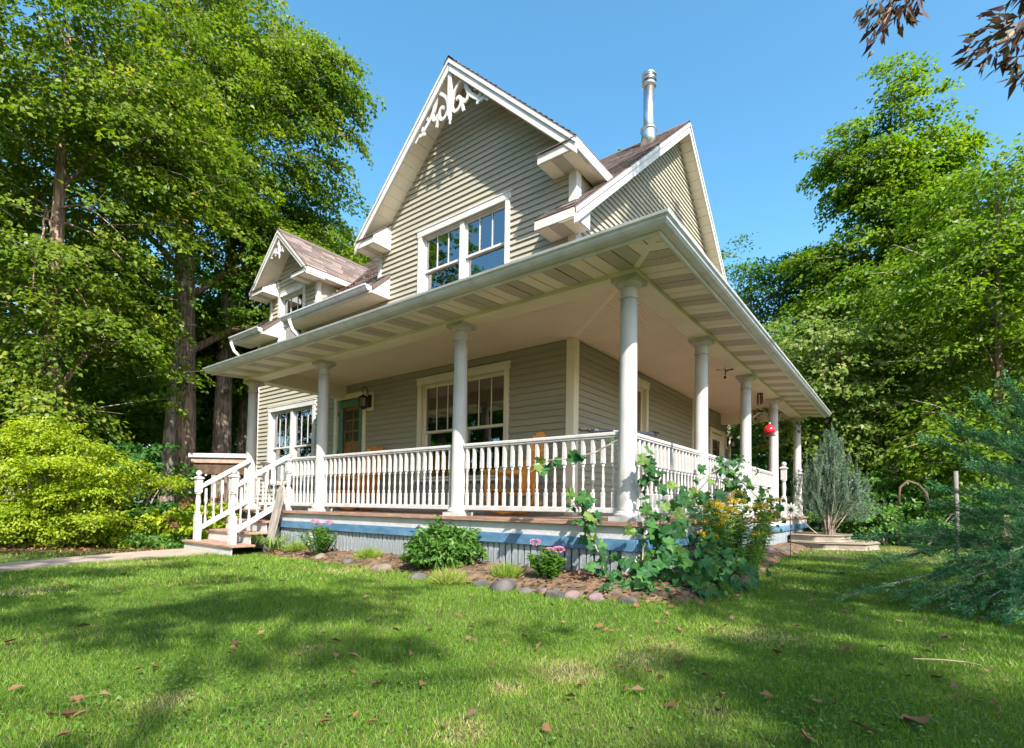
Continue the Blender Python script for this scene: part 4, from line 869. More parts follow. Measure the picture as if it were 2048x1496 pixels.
# rest of its crown, out of the picture
Cn = base*0+np.array([0, 0, 7.0])+nrm(rng.normal(0, 1, (40, 3)))*rng.uniform(.3, 1, (40, 1))*np.array([2.2, 2.2, 1.5]); V, Q, r = sprays(Cn, Cn-np.array([0, 0, 6.5]), 60, .7, .5, .13, .06)
bulk('upper_crown', V, Q, r, LEAF_R, ash)

# ------------------------------------------------------------------ shrubs and understory
def shrub(name, label, base, lobes, leafm, leafL, leafW, per=60, ln=.3, wd=.25, density=1., cat='shrub', stem=.02, droop=.2, group=None, gap=-.5, upn=.8, flat=.1, shell=.2, nst=6):
    root = tag(empty(name, base), label, cat, group); Cn = []; O = []; sb = MB()
    for (r_, f_, z, a, b_, c) in lobes:
        cen = HR*r_+HF*f_+np.array([0, 0, z]); n = max(6, int(density*60*((a*b_)**.8+(a*c)**.8+(b_*c)**.8)/3/(ln/.3)**2))
        d = nrm(rng.normal(0, 1, (n, 3))); rr = rng.uniform(shell**2, 1, n)**.5
        P = cen+(d[:, :1]*HR*a+d[:, 1:2]*HF*b_+d[:, 2:]*np.array([0, 0, c]))*rr[:, None]
        k = (P[:, 2] > .03) & (n3(P, 2.2, z) > gap); P, d = P[k], d[k]; Cn.append(P); O.append(d[:, :1]*HR+d[:, 1:2]*HF+rng.normal(0, .25, P.shape)+np.array([0, 0, .1]))
        for i in range(nst):
            e = P[rng.integers(len(P))]; sb.tube(limb_path((HR*r_*.3+HF*f_*.3)*1., e, 4, wob=.3), list(np.linspace(stem, .004, 5)), 5)
    Cn = np.concatenate(Cn); O = np.concatenate(O); V, Q, r = sprays(Cn, O, per, ln, wd, leafL, leafW, droop, flat, upn)
    bulk('foliage', V, Q, r, leafm, root); sb.build('stems', TWIG, root)
    return root
shrub('maple_shrub', 'bright yellow-green layered maple shrub at the left lawn edge', bp(95, 9.0),
      [(rng.uniform(-1.5, 1.35), rng.uniform(-.35, .35), z+rng.normal(0, .09), rng.uniform(.45, .85), rng.uniform(.4, .6), rng.uniform(.13, .24)) for z in (.25, .3, .3, .35, .4, .45, .5, .6, .6, .65, .7, .75, .85, .9, .95, 1.0, 1.05, 1.15, 1.2, 1.25, 1.35, 1.4, 1.5, 1.55, 1.6)]+[(-.4, 0, 1.85, .8, .6, .2), (.3, 0, 1.75, .7, .5, .2), (-1.0, .1, 1.9, .7, .6, .22), (-.2, .1, 2.1, .5, .4, .15)],
      LEAF_Y, .06, .036, per=70, ln=.27, wd=.22, density=1.7, stem=.02, droop=.25, gap=-.5, flat=.13, nst=3)
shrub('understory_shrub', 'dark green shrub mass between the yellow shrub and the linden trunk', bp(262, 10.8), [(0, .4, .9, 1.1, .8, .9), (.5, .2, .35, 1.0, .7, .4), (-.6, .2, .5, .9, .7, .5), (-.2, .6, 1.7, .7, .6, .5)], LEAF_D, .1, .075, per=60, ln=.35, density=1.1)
shrub('ground_cover_shrub', 'low leafy ground cover along the wood edge left of the stairs', bp(290, 9.6), [(0, 0, .14, 1.0, .5, .16), (-.9, .2, .15, .8, .5, .18), (.7, .2, .12, .6, .4, .15)], LEAF_B, .07, .05, per=50, ln=.25, density=1.2)
hy = shrub('hydrangea', 'hydrangea with fading brown flower heads behind the stair railing', (-8.55, -.55, -.72), [(0, 0, .45, .5, .45, .35), (.5, .5, .55, .5, .5, .42), (-.45, -.1, .35, .4, .4, .28)], LEAF_Y, .10, .075, per=36, ln=.25, density=1.2)
P = []
for (a, b_, c) in [(-.35, -.4, .62), (-.05, -.45, .5), (.25, -.35, .75), (-.6, -.2, .45), (.5, .1, .9), (.0, -.2, .85), (-.3, -.5, .3), (.3, -.5, .4)]:
    P.append(np.array([a, b_, c])+nrm(rng.normal(0, 1, (150, 3)))*np.array([.075, .075, .06])*rng.uniform(.6, 1, (150, 1)))
P = np.concatenate(P); V, Q = leaves(P, rng.normal(0, 1, P.shape), rng.normal(0, 1, P.shape), np.full(len(P), .03), np.full(len(P), .025)); bulk('flower_heads', V, Q, rng.random(len(P)), LEAF_DRY, hy)
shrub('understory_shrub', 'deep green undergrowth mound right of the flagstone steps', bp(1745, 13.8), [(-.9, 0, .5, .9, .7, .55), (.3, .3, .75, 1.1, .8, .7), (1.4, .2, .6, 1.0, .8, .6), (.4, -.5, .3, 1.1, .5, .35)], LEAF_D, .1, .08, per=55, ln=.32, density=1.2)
shrub('understory_shrub', 'lighter undergrowth thicket below the tall bright maple', bp(1880, 13.5), [(-.6, .6, 1.3, 1.3, .8, .8), (.9, .4, 1.2, 1.2, .9, .9), (.2, -.2, .6, 1.2, .7, .6), (1.9, .2, .9, .9, .8, .8)], LEAF_S, .09, .07, per=55, ln=.32, density=1.1)
shrub('understory_shrub', 'mid green leafy thicket between the upright juniper and the birch post', bp(1800, 11.8), [(-.9, .2, .5, .9, .6, .55), (.1, .3, .6, 1.0, .7, .6), (1.0, .2, .7, .9, .7, .65), (1.9, .0, .8, .9, .7, .8), (.4, .8, 1.2, 1.1, .6, .6)], LEAF_S, .085, .065, per=55, ln=.3, density=1.3)
shrub('understory_shrub', 'undergrowth seen through the back porch columns', bp(1500, 18), [(-1.2, 0, 1.2, 1.3, 1.0, 1.2), (.6, 0, 1.3, 1.4, 1.0, 1.3), (2.0, 0, 1.0, 1.2, 1.0, 1.0)], LEAF_B, .12, .09, per=60, ln=.38, density=1.)

# junipers: feathery sprays of tiny needles
def feathers(branches, per_m, nl, nw, spread=.55):
    P, Dv, R = [], [], []
    for pts, dens in branches:
        pts = [np.array(p) for p in pts]
        for a, b_ in zip(pts[:-1], pts[1:]):
            L = np.linalg.norm(b_-a); n = max(2, int(L*per_m*dens)); t = rng.random(n)
            P.append(a+(b_-a)*t[:, None]+rng.normal(0, nl*.25, (n, 3))); dd = (b_-a)/max(L, 1e-6); Dv.append(dd+rng.normal(0, spread, (n, 3))); R.append(np.clip(rng.random(n)*.7+rng.random()*.35, 0, 1))
    P, Dv, R = np.concatenate(P), np.concatenate(Dv), np.concatenate(R)
    n = len(P); V, Q = leaves(P, Dv, rng.normal(0, 1, (n, 3)), nl*rng.uniform(.6, 1.3, n), np.full(n, nw)*rng.uniform(.7, 1.3, n), .1)
    return V, Q, R
def branchlets(a, b_, n, ln, out, rise=.1):
    """side twigs on a branch from a to b_"""
    a, b_ = np.array(a), np.array(b_); d = nrm(b_-a); res = []
    for i in range(n):
        t = .15+.85*rng.random(); s = a+(b_-a)*t; l = ln*rng.uniform(.5, 1.2)*(1.1-.5*t); w = nrm(rng.normal(0, 1, 3)-0*d); e = s+(d*rng.uniform(.7, 1.1)+w*out)*l+np.array([0, 0, rise*l]); m_ = (s+e)/2+rng.normal(0, .03*ln, 3)-np.array([0, 0, .04*ln]); res.append(([s, m_, e], 1.))
    return res
ju = tag(empty('juniper', (.85, 8.0, -.62)), 'upright blue-green juniper bush beside the flagstone steps', 'shrub')
br = []; wood = MB()
for i in range(120):
    an = rng.uniform(0, 6.28); rr = abs(rng.normal(0, .34)); z1 = 2.35-1.0*rr+rng.normal(0, .22); e = np.array([math.cos(an)*rr*.95+.04, math.sin(an)*rr*.95, max(.8, z1)]); s = np.array([math.cos(an)*rr*.25, math.sin(an)*rr*.25, rng.uniform(.25, .55)])
    m_ = (s+e)/2+np.array([math.cos(an), math.sin(an), 0])*.14*rr/.3
    br.append(([s*.5+m_*.5, m_, e], .6)); br += branchlets(m_, e, 7, .28, .35, .55); br += branchlets((s+m_)/2, m_, 4, .22, .5, .5)
    if i % 4 == 0: wood.tube([s*np.array([.4, .4, 0]), s, m_, e], [.02, .014, .009, .003], 5)
for i in range(26):
    e = HR*rng.uniform(.5, 1.0)+HF*rng.uniform(-.3, .3)+np.array([0, 0, rng.uniform(.7, 1.5)]); s = HR*.1+np.array([0, 0, .3]); br.append(([(s+e)/2, e], .5)); br += branchlets((s+e)/2, e, 8, .24, .45, .4)
ju.scale = (.88, .88, .9); V, Q, r = feathers(br, 260, .036, .0075, .42); bulk('needles', V, Q, r, LEAF_JU, ju); wood.tube([(0, 0, -.05), (.02, 0, .4)], [.05, .04], 8).build('stems', TWIG, ju)
jb = at(2190, 1150, 4.6); jb[2] = -.62
jn = tag(empty('juniper', jb), 'wispy spreading juniper reaching in from the right edge', 'shrub')
br = []; wood = MB()
tipl = [(1690, 1245, 4.3), (1745, 1130, 4.6), (1800, 1190, 4.2), (1760, 1015, 5.2), (1850, 1060, 4.6), (1880, 980, 4.8), (1860, 880, 5.2), (1905, 850, 4.9), (1960, 800, 4.7), (2010, 770, 4.6), (1940, 930, 4.5), (1990, 1000, 4.2), (1830, 1265, 3.9), (1890, 1215, 3.9), (1930, 1300, 3.7), (1990, 1240, 3.7), (1985, 1120, 4.0), (1900, 1120, 4.2), (2010, 1320, 3.5), (2040, 900, 4.4), (2040, 1050, 4.2), (1820, 1110, 4.7), (1960, 1180, 4.0), (2030, 1180, 3.8), (1880, 1150, 4.5), (2040, 1270, 3.6), (1930, 1040, 4.9), (1975, 880, 5.0), (2040, 820, 5.0), (1800, 1060, 5.3), (1945, 1250, 4.1), (2000, 1180, 4.6), (2045, 1110, 4.9), (1990, 940, 5.3), (1870, 1010, 5.6), (1710, 1075, 5.4)]
tipl += [(u+rng.normal(0, 40), v+rng.normal(0, 35)+20, d+rng.uniform(.1, .6)) for (u, v, d) in tipl if u > 1900 and v > 980]
tipl = [t for t in tipl if t[0] > 1790 or rng.random() < .5]
for (u, v, d) in tipl:
    e = at(u, v, d)-jb; e[2] = max(e[2], .05); s = np.array([rng.normal(0, .1), rng.normal(0, .1), rng.uniform(.1, .6)+.3*max(0, e[2]-.6)]); m_ = s+(e-s)*.5+np.array([0, 0, .12])
    q = s+(e-s)*.75+np.array([0, 0, .09])
    wood.tube([s*np.array([.5, .5, .2]), s, m_, q, e], [.022, .016, .01, .006, .003], 5)
    br.append(([m_, q, e], .8)); br += branchlets(s+(e-s)*.3, m_, 12, .26, .6, .1); br += branchlets(m_, q, 22, .26, .5, .1); br += branchlets(q, e, 26, .2, .42, .08)
V, Q, r = feathers(br, 300, .022, .006, .5); bulk('needles', V, Q, r, LEAF_J, jn); wood.build('stems', TWIG, jn)

# ------------------------------------------------------------------ flower bed plants
def sedum(label, base, r, h, tips):
    root = tag(empty('sedum', base), label, 'plant'); P = []; Dv = []; Nn = []; st = MB()
    for i in range(34):
        a = rng.uniform(0, 6.28); q = r*math.sqrt(rng.random()); top = np.array([math.cos(a)*q, math.sin(a)*q, h*(1-.35*(q/r)**2)*rng.uniform(.8, 1.05)]); b0 = top*np.array([.35, .35, 0]); st.tube([b0, (b0+top)/2, top], .005, 4)
        for k in range(16):
            t = .25+.75*k/15; c = b0+(top-b0)*t; w = k*2.4; P.append(c); Dv.append([math.cos(w), math.sin(w), .5]); Nn.append([-math.cos(w)*.4, -math.sin(w)*.4, 1])
    P, Dv, Nn = np.array(P), np.array(Dv), np.array(Nn); n = len(P); V, Q = leaves(P, Dv, Nn, rng.uniform(.05, .075, n), rng.uniform(.032, .045, n)); bulk('foliage', V, Q, rng.random(n), LEAF_S, root); st.build('stems', LEAF_S, root)
    for (a, b_, c) in tips:
        m = 160; d = nrm(rng.normal(0, 1, (m, 3))); P = np.array([a, b_, c])+d*np.array([.05, .05, .022]); V, Q = leaves(P, d+np.array([0, 0, .7]), rng.normal(0, 1, P.shape), np.full(m, .014), np.full(m, .012)); bulk('flower_head', V, Q, rng.random(m), PINK, root)
    return root
p_ = G(1092, 1172); sedum('sedum clump with pink flower heads left of the trailing grape vine', p_+np.array([0, 0, .05]), .19, .30, [(-.12, -.02, .36), (.1, .06, .30), (-.02, .1, .28)])
sedum('paler sedum clump in front of the middle skirt post', np.array([-4.55, -.50, -.60]), .26, .42, [(-.1, -.02, .47), (.16, .05, .46), (-.2, .1, .42)])
p_ = G(868, 1146); shrub('leafy_bush', 'bushy bright green plant in front of the porch skirt', p_+np.array([0, .1, .03]), [(0, 0, .26, .30, .28, .24), (-.16, .05, .22, .2, .2, .2), (.2, .05, .24, .2, .2, .22), (.02, .05, .45, .06, .06, .12)], LEAF_S, .075, .03, per=30, ln=.12, wd=.1, density=1.9, cat='plant', stem=.006, upn=.5, flat=.2)
dl = tag(empty('daylily', (-5.85, -.50, -.62)), 'strap leaved daylily clump at the foot of the stairs', 'plant'); b_ = MB()
for i in range(70):
    a = rng.uniform(0, 6.28); L = rng.uniform(.3, .55); o = np.array([math.cos(a), math.sin(a), 0]); s = o*rng.uniform(0, .1); w = .009; sd_ = np.array([-o[1], o[0], 0])*w; pts = [s+o*L*t*.8+np.array([0, 0, L*(1.25*t-1.0*t*t*rng.uniform(.7, 1.2))]) for t in np.linspace(0, 1, 6)]
    V = [tuple(p+sd_*(1-.8*k/5)) for k, p in enumerate(pts)]+[tuple(p-sd_*(1-.8*k/5)) for k, p in enumerate(pts)]; b_.add(V, [(k, k+1, 7+k, 6+k) for k in range(5)])
b_.build('blades', mat('daylily_blade', (.10, .21, .04), .5, col2=(.19, .27, .06), scale=4, trans=.25), dl)
for (tp_, v, lab) in ((G(890, 1172), 1172, 'tuft of dry straw grass below the bushy green plant'), (np.array([-5.25, -.5, -.62]), 1103, 'ragged weeds beside the daylily clump'), (np.array([-3.4, -.55, -.60]), 1103, 'ragged weeds at the skirt between sedum and green bush'), (np.array([-.95, -.75, -.60]), 1103, 'thin weeds at the skirt left of the pink sedum')):
    t_ = tag(empty('grass_tuft', tuple(tp_+np.array([0, .05, .02]))), lab, 'plant'); n = 500; a = rng.uniform(0, 6.28, n); P = np.stack([np.cos(a), np.sin(a), np.zeros(n)], 1)*rng.uniform(0, .14, (n, 1)); Dv = P*4+rng.normal(0, .3, P.shape)+np.array([0, 0, .7])
    V, Q = leaves(P, Dv, rng.normal(0, 1, P.shape), rng.uniform(.08, .2, n), np.full(n, .006)); bulk('blades', V, Q, rng.uniform(.5, 1, n) if v > 1150 else rng.uniform(.2, .9, n), GRASS, t_)

# grape vine: each large leaf its own part
def grape_leaf_mesh(i):
    R_ = [(0, .08), (.25, -.10), (.48, .06), (.40, .22), (.56, .46), (.34, .50), (.30, .66), (.14, .74), (0, 1.0)]
    V = [(0, .08, 0)]; rim = [(x, y_) for x, y_ in R_[1:]]+[(-x, y_) for x, y_ in R_[1:-1]][::-1]
    V += [(x*(1+random.uniform(-.08, .08)), y_, .22*abs(x)+.07*math.sin(9*x+i)-.28*y_*y_*(.6+.5*math.sin(i))+.04*math.sin(11*y_+2*i)) for x, y_ in rim]; n = len(rim)
    V.append((0, .45, -.02)); c = len(V)-1
    F = [(0, 1, c)]+[(k, k+1, c) for k in range(1, n)]+[(n, 0, c)]
    me = bpy.data.meshes.new('leaf'); me.from_pydata([tuple(v) for v in V], [], F); a_ = me.attributes.new('rnd', 'FLOAT', 'FACE'); a_.data.foreach_set('value', np.full(len(me.polygons), random.random(), np.float32)); me.materials.append(LEAF_V); me.update(); return me
GL = [grape_leaf_mesh(i) for i in range(9)]
vine = tag(empty('grape_vine', (.45, -.35, -.6)), 'big leaved grape vine climbing the corner column and railing', 'vine'); vb = np.array([.45, -.35, -.6]); stems = MB()
def vine_run(pts, n, sp, sz, stem=True):
    P = [np.array(at(*p))-vb for p in pts]
    for p in P: p[2] = max(p[2], -.02)
    if stem: stems.tube(P, list(np.linspace(.009, .004, len(P))), 5)
    for i in range(n):
        t = rng.random()*(len(P)-1); k = min(int(t), len(P)-2); c = P[k]+(P[k+1]-P[k])*(t-k)+rng.normal(0, sp, 3)*np.array([1, 1, .8]); c[2] = max(c[2], .04)
        nv = Vector(-FWD*rng.uniform(.2, .9)+np.array([.5, -.2, .75])*rng.uniform(.4, 1.0)+rng.normal(0, .38, 3)).normalized(); dv = Vector(np.array([rng.normal(0, .7), rng.normal(0, .7), -rng.uniform(.2, 1.1)])); dv = (dv-nv*dv.dot(nv)).normalized(); xv = dv.cross(nv)
        M = Matrix((xv, dv, nv)).transposed(); s = sz*.82*rng.uniform(.45, 1.3)
        o = link('leaf', GL[rng.integers(len(GL))], vine, tuple(c), M.to_euler(), s)
vine_run([(1300, 1195, 4.7), (1285, 1120, 4.75), (1290, 1050, 4.85), (1300, 1000, 4.9), (1300, 930, 5.0), (1285, 905, 5.0)], 36, .07, .15)
vine_run([(1215, 1165, 4.85), (1200, 1110, 4.85), (1180, 1070, 4.9), (1170, 1010, 4.95), (1160, 985, 4.95)], 30, .06, .14)
vine_run([(1235, 880, 5.0), (1190, 905, 5.0), (1135, 918, 5.05), (1100, 920, 5.1), (1060, 945, 5.2)], 12, .025, .14)
vine_run([(1170, 1020, 4.95), (1150, 1000, 5.0), (1140, 1010, 5.0)], 7, .04, .13)
vine_run([(1215, 1190, 4.5), (1290, 1190, 4.45), (1370, 1185, 4.5), (1440, 1175, 4.7), (1470, 1150, 5.0)], 78, .11, .16)
vine_run([(1300, 1110, 4.7), (1350, 1130, 4.75), (1420, 1130, 4.9), (1450, 1110, 5.2)], 58, .12, .16)
vine_run([(1310, 1050, 4.95), (1340, 1030, 5.2), (1370, 1010, 5.6), (1420, 980, 6.2)], 30, .09, .15)
vine_run([(1400, 960, 6.3), (1450, 930, 7.2), (1480, 960, 7.2), (1520, 1000, 7.6), (1545, 1030, 7.8)], 44, .12, .16)
P = []
for (u, v, d, n_, sp_) in ((1250, 1185, 4.6, 70, .10), (1310, 1185, 4.55, 110, .12), (1370, 1175, 4.65, 130, .13), (1430, 1165, 4.8, 130, .13), (1350, 1130, 4.85, 110, .12), (1420, 1110, 5.1, 120, .14), (1310, 1080, 4.9, 70, .09), (1330, 1030, 5.2, 60, .09), (1300, 960, 5.0, 30, .05), (1450, 1010, 6.4, 90, .16), (1480, 950, 7.2, 80, .14), (1530, 1030, 7.4, 80, .16), (1205, 1120, 4.9, 40, .06), (1175, 1040, 4.95, 26, .05)):
    P.append(at(u, v, d)-vb+rng.normal(0, sp_, (n_, 3)))
P = np.concatenate(P); P = P[rng.random(len(P)) < .5]; P[:, 2] = np.maximum(P[:, 2], .03); n = len(P); Dv = rng.normal(0, .8, (n, 3)); Dv[:, 2] -= .6; V, Q = leaves(P, Dv, -FWD*.4+np.array([.3, -.2, .8])+rng.normal(0, .45, (n, 3)), rng.uniform(.05, .10, n), rng.uniform(.05, .085, n), .2)
bulk('small_leaves', V, Q, rng.random(n)*.9, LEAF_V, vine)['kind'] = 'stuff'
stems.build('stem', TWIG, vine)
gr = tag(empty('goldenrod', (.62, 1.0, -.6)), 'goldenrod with yellow plumes beside the porch railing', 'plant'); gb = np.array([.62, 1.0, -.6]); st = MB(); P = []; Dv = []; FP = []
for i in range(62):
    e = at(rng.uniform(1370, 1555), rng.uniform(985, 1075), rng.uniform(5.6, 7.2))-gb; e[2] = max(.25, e[2]); s = np.array([e[0]*.45+rng.normal(0, .08), e[1]*.6+rng.normal(0, .1), 0]); m_ = (s+e)/2; st.tube([s, m_, e], [.006, .005, .003], 4)
    for k in range(60):
        t = .08+.9*k/59; w = k*2.4; P.append(s+(e-s)*t); Dv.append([math.cos(w), math.sin(w), .05])
    if i % 2 == 0:
        for k in range(5):
            a = rng.uniform(0, 6.28); f = e+np.array([math.cos(a)*.13, math.sin(a)*.13, -.02]); n = 46; t = rng.random((n, 1)); FP.append(e*(1-t)+f*t+np.array([0, 0, .035])*np.sin(t*3.14)+rng.normal(0, .012, (n, 3)))
P, Dv = np.array(P), np.array(Dv); n = len(P); V, Q = leaves(P, Dv+rng.normal(0, .2, P.shape), np.tile([0, 0, 1.], (n, 1))+rng.normal(0, .2, P.shape), rng.uniform(.08, .14, n), rng.uniform(.018, .028, n)); bulk('foliage', V, Q, rng.random(n), LEAF_B, gr)
FP = np.concatenate(FP); n = len(FP); V, Q = leaves(FP, rng.normal(0, 1, FP.shape), rng.normal(0, 1, FP.shape), np.full(n, .017), np.full(n, .013)); bulk('flower_plumes', V, Q, rng.random(n), GOLD, gr); st.build('stems', LEAF_S, gr)

# ------------------------------------------------------------------ stones
def rock(label, P, s, m, sq=(1, .8, .65)):
    import bmesh
    bm = bmesh.new(); bmesh.ops.create_icosphere(bm, subdivisions=3, radius=1); sd_ = rng.uniform(0, 50)
    co = np.array([v.co for v in bm.verts]); dsp = 1+.22*n3(co, 1.6, sd_)+.13*n3(co, 3.7, sd_+3)+.05*n3(co, 9., sd_)
    pl = nrm(rng.normal(0, 1, (6, 3)))
    c2 = co*dsp[:, None]
    for q in pl:
        h = c2@q; c2 = c2-np.maximum(h-.78, 0)[:, None]*q*.8
    for v, c in zip(bm.verts, c2): v.co = Vector(c*np.array(sq)*s)
    me = bpy.data.meshes.new('rock'); bm.to_mesh(me); bm.free(); me.materials.append(m); me.polygons.foreach_set('use_smooth', [True]*len(me.polygons))
    o = link('rock', me, None, (P[0], P[1], P[2]+s*sq[2]*.18), (0, 0, rng.uniform(0, 6))); return tag(o, label, 'rock', 'stones edging the flower bed')
for (u, v, s, m, lab) in [(610, 1113, .10, TANSTONE, 'tan stone nearest the stairs in the bed edging'), (640, 1120, .13, TANSTONE, 'long tan stone left of the middle skirt post'), (700, 1128, .12, STONE, 'grey-tan stone below the paler sedum'), (762, 1142, .13, TANSTONE, 'tan stone between sedum and green bush'), (835, 1158, .10, STONE, 'dark stone at the left foot of the green bush'),
                          (962, 1172, .09, STONE, 'small grey stone right of the green bush'), (1005, 1180, .15, STONE, 'large grey lump of stone right of the green bush'), (1050, 1186, .08, STONE, 'flat grey stone left of the pink sedum'), (1085, 1186, .07, PINKSTONE, 'brownish stone under the pink sedum'), (1112, 1194, .10, STONE, 'rounded grey stone right below the pink sedum'), (1143, 1196, .085, PINKSTONE, 'rounded pink stone at the bed edge'), (1192, 1200, .085, PINKSTONE, 'rough purplish stone under the trailing vine'), (1255, 1205, .07, STONE, 'small stone half buried under the vine leaves'),
                          (1532, 1112, .20, PINKSTONE, 'flat purple-grey stone at the side bed edge'), (1568, 1106, .16, STONE, 'dark stone behind the flat purple-grey one'), (1585, 1086, .24, STONE, 'rough boulder at the left of the flagstone steps'), (1608, 1088, .18, SLAB, 'tan boulder touching the lower flagstone step')]:
    rock(lab, G(u, v), s, m, (1, .8, .6) if s < .18 else (1.1, .9, .7))
def slab(label, pts, zt, th):
    n = len(pts); b_ = MB(); pts = [(x+rng.normal(0, .02), y_+rng.normal(0, .02)) for x, y_ in pts]; b_.prism(pts, zt-th, zt, 'z'); return tag(bevel(b_.build('stone_slab', SLAB), .03, 3), label, 'stone step', 'flagstone steps at the side of the porch')
slab('upper flagstone step against the porch side', [(.22, 7.45), (.7, 7.3), (1.12, 7.6), (1.25, 8.2), (1.2, 8.9), (.8, 9.3), (.22, 9.3)], -.36, .13)
slab('lower wider flagstone step on the grass', [(.3, 7.25), (.9, 7.05), (1.5, 7.4), (1.72, 8.1), (1.65, 9.0), (1.2, 9.5), (.3, 9.4)], -.50, .12)

# ------------------------------------------------------------------ things on and around the porch
def rocking_chair(label, x, y, rz):
    root = tag(empty('rocking_chair', (x, y, 0), rz), label, 'chair', 'log rocking chairs on the porch')
    for s in (-.27, .27):
        P = [(.48*math.sin(a), s, .03+.95*(1-math.cos(a))*.42) for a in np.linspace(-.95, .95, 9)]; MB().tube(P, .026, 8).build('rocker', LOG, root, smooth=True)
        MB().tube([(.26, s, .05), (.28, s, .62)], .032, 8).build('leg', LOG, root, smooth=True); MB().tube([(-.22, s, .05), (-.26, s, .62)], .032, 8).build('leg', LOG, root, smooth=True)
        MB().tube([(.36, s*1.05, .63), (.05, s*1.08, .62), (-.30, s, .60)], .036, 8).build('armrest', LOG, root, smooth=True)
        MB().tube([(-.20, s*.95, .36), (-.34, s*.95, .8), (-.44, s*.95, 1.12)], .03, 8).build('back_post', LOG, root, smooth=True)
    for k in range(5):
        xx = .26-.11*k; bevel(MB().box(xx-.048, xx+.048, -.27, .27, .37-.02*k, .395-.02*k).build('seat_slat', LOG, root), .006)
    for zz, xx in ((.33, .27), (.30, -.24), (.18, .27)): MB().tube([(xx, -.27, zz), (xx, .27, zz)], .024, 8).build('stretcher', LOG, root, smooth=True)
    for k in range(5):
        yy = -.2+.1*k; t = MB().add([(-.20, yy-.043, .34), (-.20, yy+.043, .34), (-.47, yy*1.15+.045, 1.14+.06*math.cos(yy*6)), (-.47, yy*1.15-.045, 1.14+.06*math.cos(yy*6)), (-.222, yy-.043, .34), (-.222, yy+.043, .34), (-.492, yy*1.15+.045, 1.14+.06*math.cos(yy*6)), (-.492, yy*1.15-.045, 1.14+.06*math.cos(yy*6))], [(0, 1, 2, 3), (7, 6, 5, 4), (0, 4, 5, 1), (1, 5, 6, 2), (2, 6, 7, 3), (3, 7, 4, 0)]); bevel(t.build('back_slat', LOG, root), .005)
    return root
rocking_chair('orange log rocking chair behind the railing near the porch corner', -2.42, 1.25, math.radians(196)); rocking_chair('orange log rocking chair behind the railing by the front door', -6.0, 1.2, math.radians(194))
def lantern(label, org, out, s=1.):
    root = tag(empty('wall_lantern', org), label, 'lantern'); o = np.array(out, float); sd_ = np.array([-o[1], o[0], 0]); z = np.array([0, 0, 1.])
    def bxo(a0, a1, b0, b1, c0, c1): 
        m_ = MB(); P = [o*a+sd_*b+z*c for c in (c0, c1) for a, b in ((a0, b0), (a1, b0), (a1, b1), (a0, b1))]; return m_.add([p*s for p in P], [(0, 3, 2, 1), (4, 5, 6, 7), (0, 1, 5, 4), (1, 2, 6, 5), (2, 3, 7, 6), (3, 0, 4, 7)])
    bevel(bxo(0, .03, -.11, .11, -.20, .20).build('mounting_block', CREAM, root), .004); bxo(.03, .05, -.05, .05, -.13, .13).build('backplate', BLACK, root)
    P = [o*a+z*c for a, c in ((.05, -.02), (.07, .10), (.10, .21), (.16, .27), (.22, .25), (.24, .19), (.21, .155), (.18, .17), (.19, .20))]; MB().tube([p*s for p in P], .009, 6).build('scroll_arm', BLACK, root, smooth=True)
    c = o*.20; MB().tube([(c+z*.14)*s, (c+z*.10)*s], .006, 5).build('hanger', BLACK, root)
    cap = MB().lathe([(.015*s, .115*s), (.03*s, .095*s), (.085*s, .07*s), (.10*s, .045*s), (.10*s, .035*s)], 6, tuple(c*s)); cap.build('cap', BLACK, root)
    for k in range(6):
        a = math.pi/3*k; q = c+np.array([math.cos(a), math.sin(a), 0])*.085; MB().tube([(q+z*.04)*s, (q*1.0-z*.14)*s], .007*s, 4).build('cage_bar', BLACK, root)
    MB().lathe([(.09*s, -.14*s), (.09*s, -.155*s), (.04*s, -.18*s), (.012*s, -.20*s)], 6, tuple(c*s)).build('cage_base', BLACK, root)
    MB().lathe([(.078*s, -.138*s), (.078*s, .035*s)], 6, tuple(c*s)).build('glass', GLASS, root)
    MB().lathe([(.016*s, -.13*s), (.016*s, -.03*s), (.006*s, -.02*s)], 8, tuple(c*s)).build('bulb', CREAM, root)
lantern('black iron scroll lantern on the wall right of the front door', (-6.66, D-.03, 2.26), (0, -1, 0)); lantern('black iron scroll lantern by the back side door', (XW+.03, 10.12, 2.0), (1, 0, 0))
fd = tag(empty('hummingbird_feeder', (.30, 5.03, 1.53)), 'red glass ball feeder hanging from a curved bracket on a porch column', 'bird feeder')
MB().lathe([(.012, .10), (.02, .095), (.03, .075), (.07, .05), (.088, .01), (.088, -.02), (.07, -.06), (.035, -.085), (.012, -.09)], 18).build('glass_ball', RED, fd, smooth=True); MB().lathe([(.02, -.088), (.10, -.093), (.105, -.102), (.02, -.11)], 18).build('tray', BLACK, fd, smooth=True); MB().lathe([(.022, .10), (.022, .125), (.006, .13)], 10).build('stopper', METAL, fd)
MB().tube([(-.22, -.29, .10), (-.20, -.26, .20), (-.13, -.17, .28), (-.05, -.07, .27), (0, 0, .19), (0, 0, .12)], .008, 6).build('bracket', BLACK, fd, smooth=True)
dg = tag(empty('dragonfly_chime', (-.1, 3.77, 2.33)), 'thin hanging dragonfly ornament under the porch ceiling', 'ornament'); b_ = MB(); b_.tube([(0, 0, .39), (0, 0, .02)], .003, 4).build('cord', BLACK, dg); b_ = MB(); b_.tube([(0, 0, .04), (.01, .0, -.02), (0, .01, -.07)], [.012, .01, .006], 6).lathe([(.004, -.12), (.022, -.10), (.022, -.085), (.004, -.07)], 8).build('body', BLACK, dg)
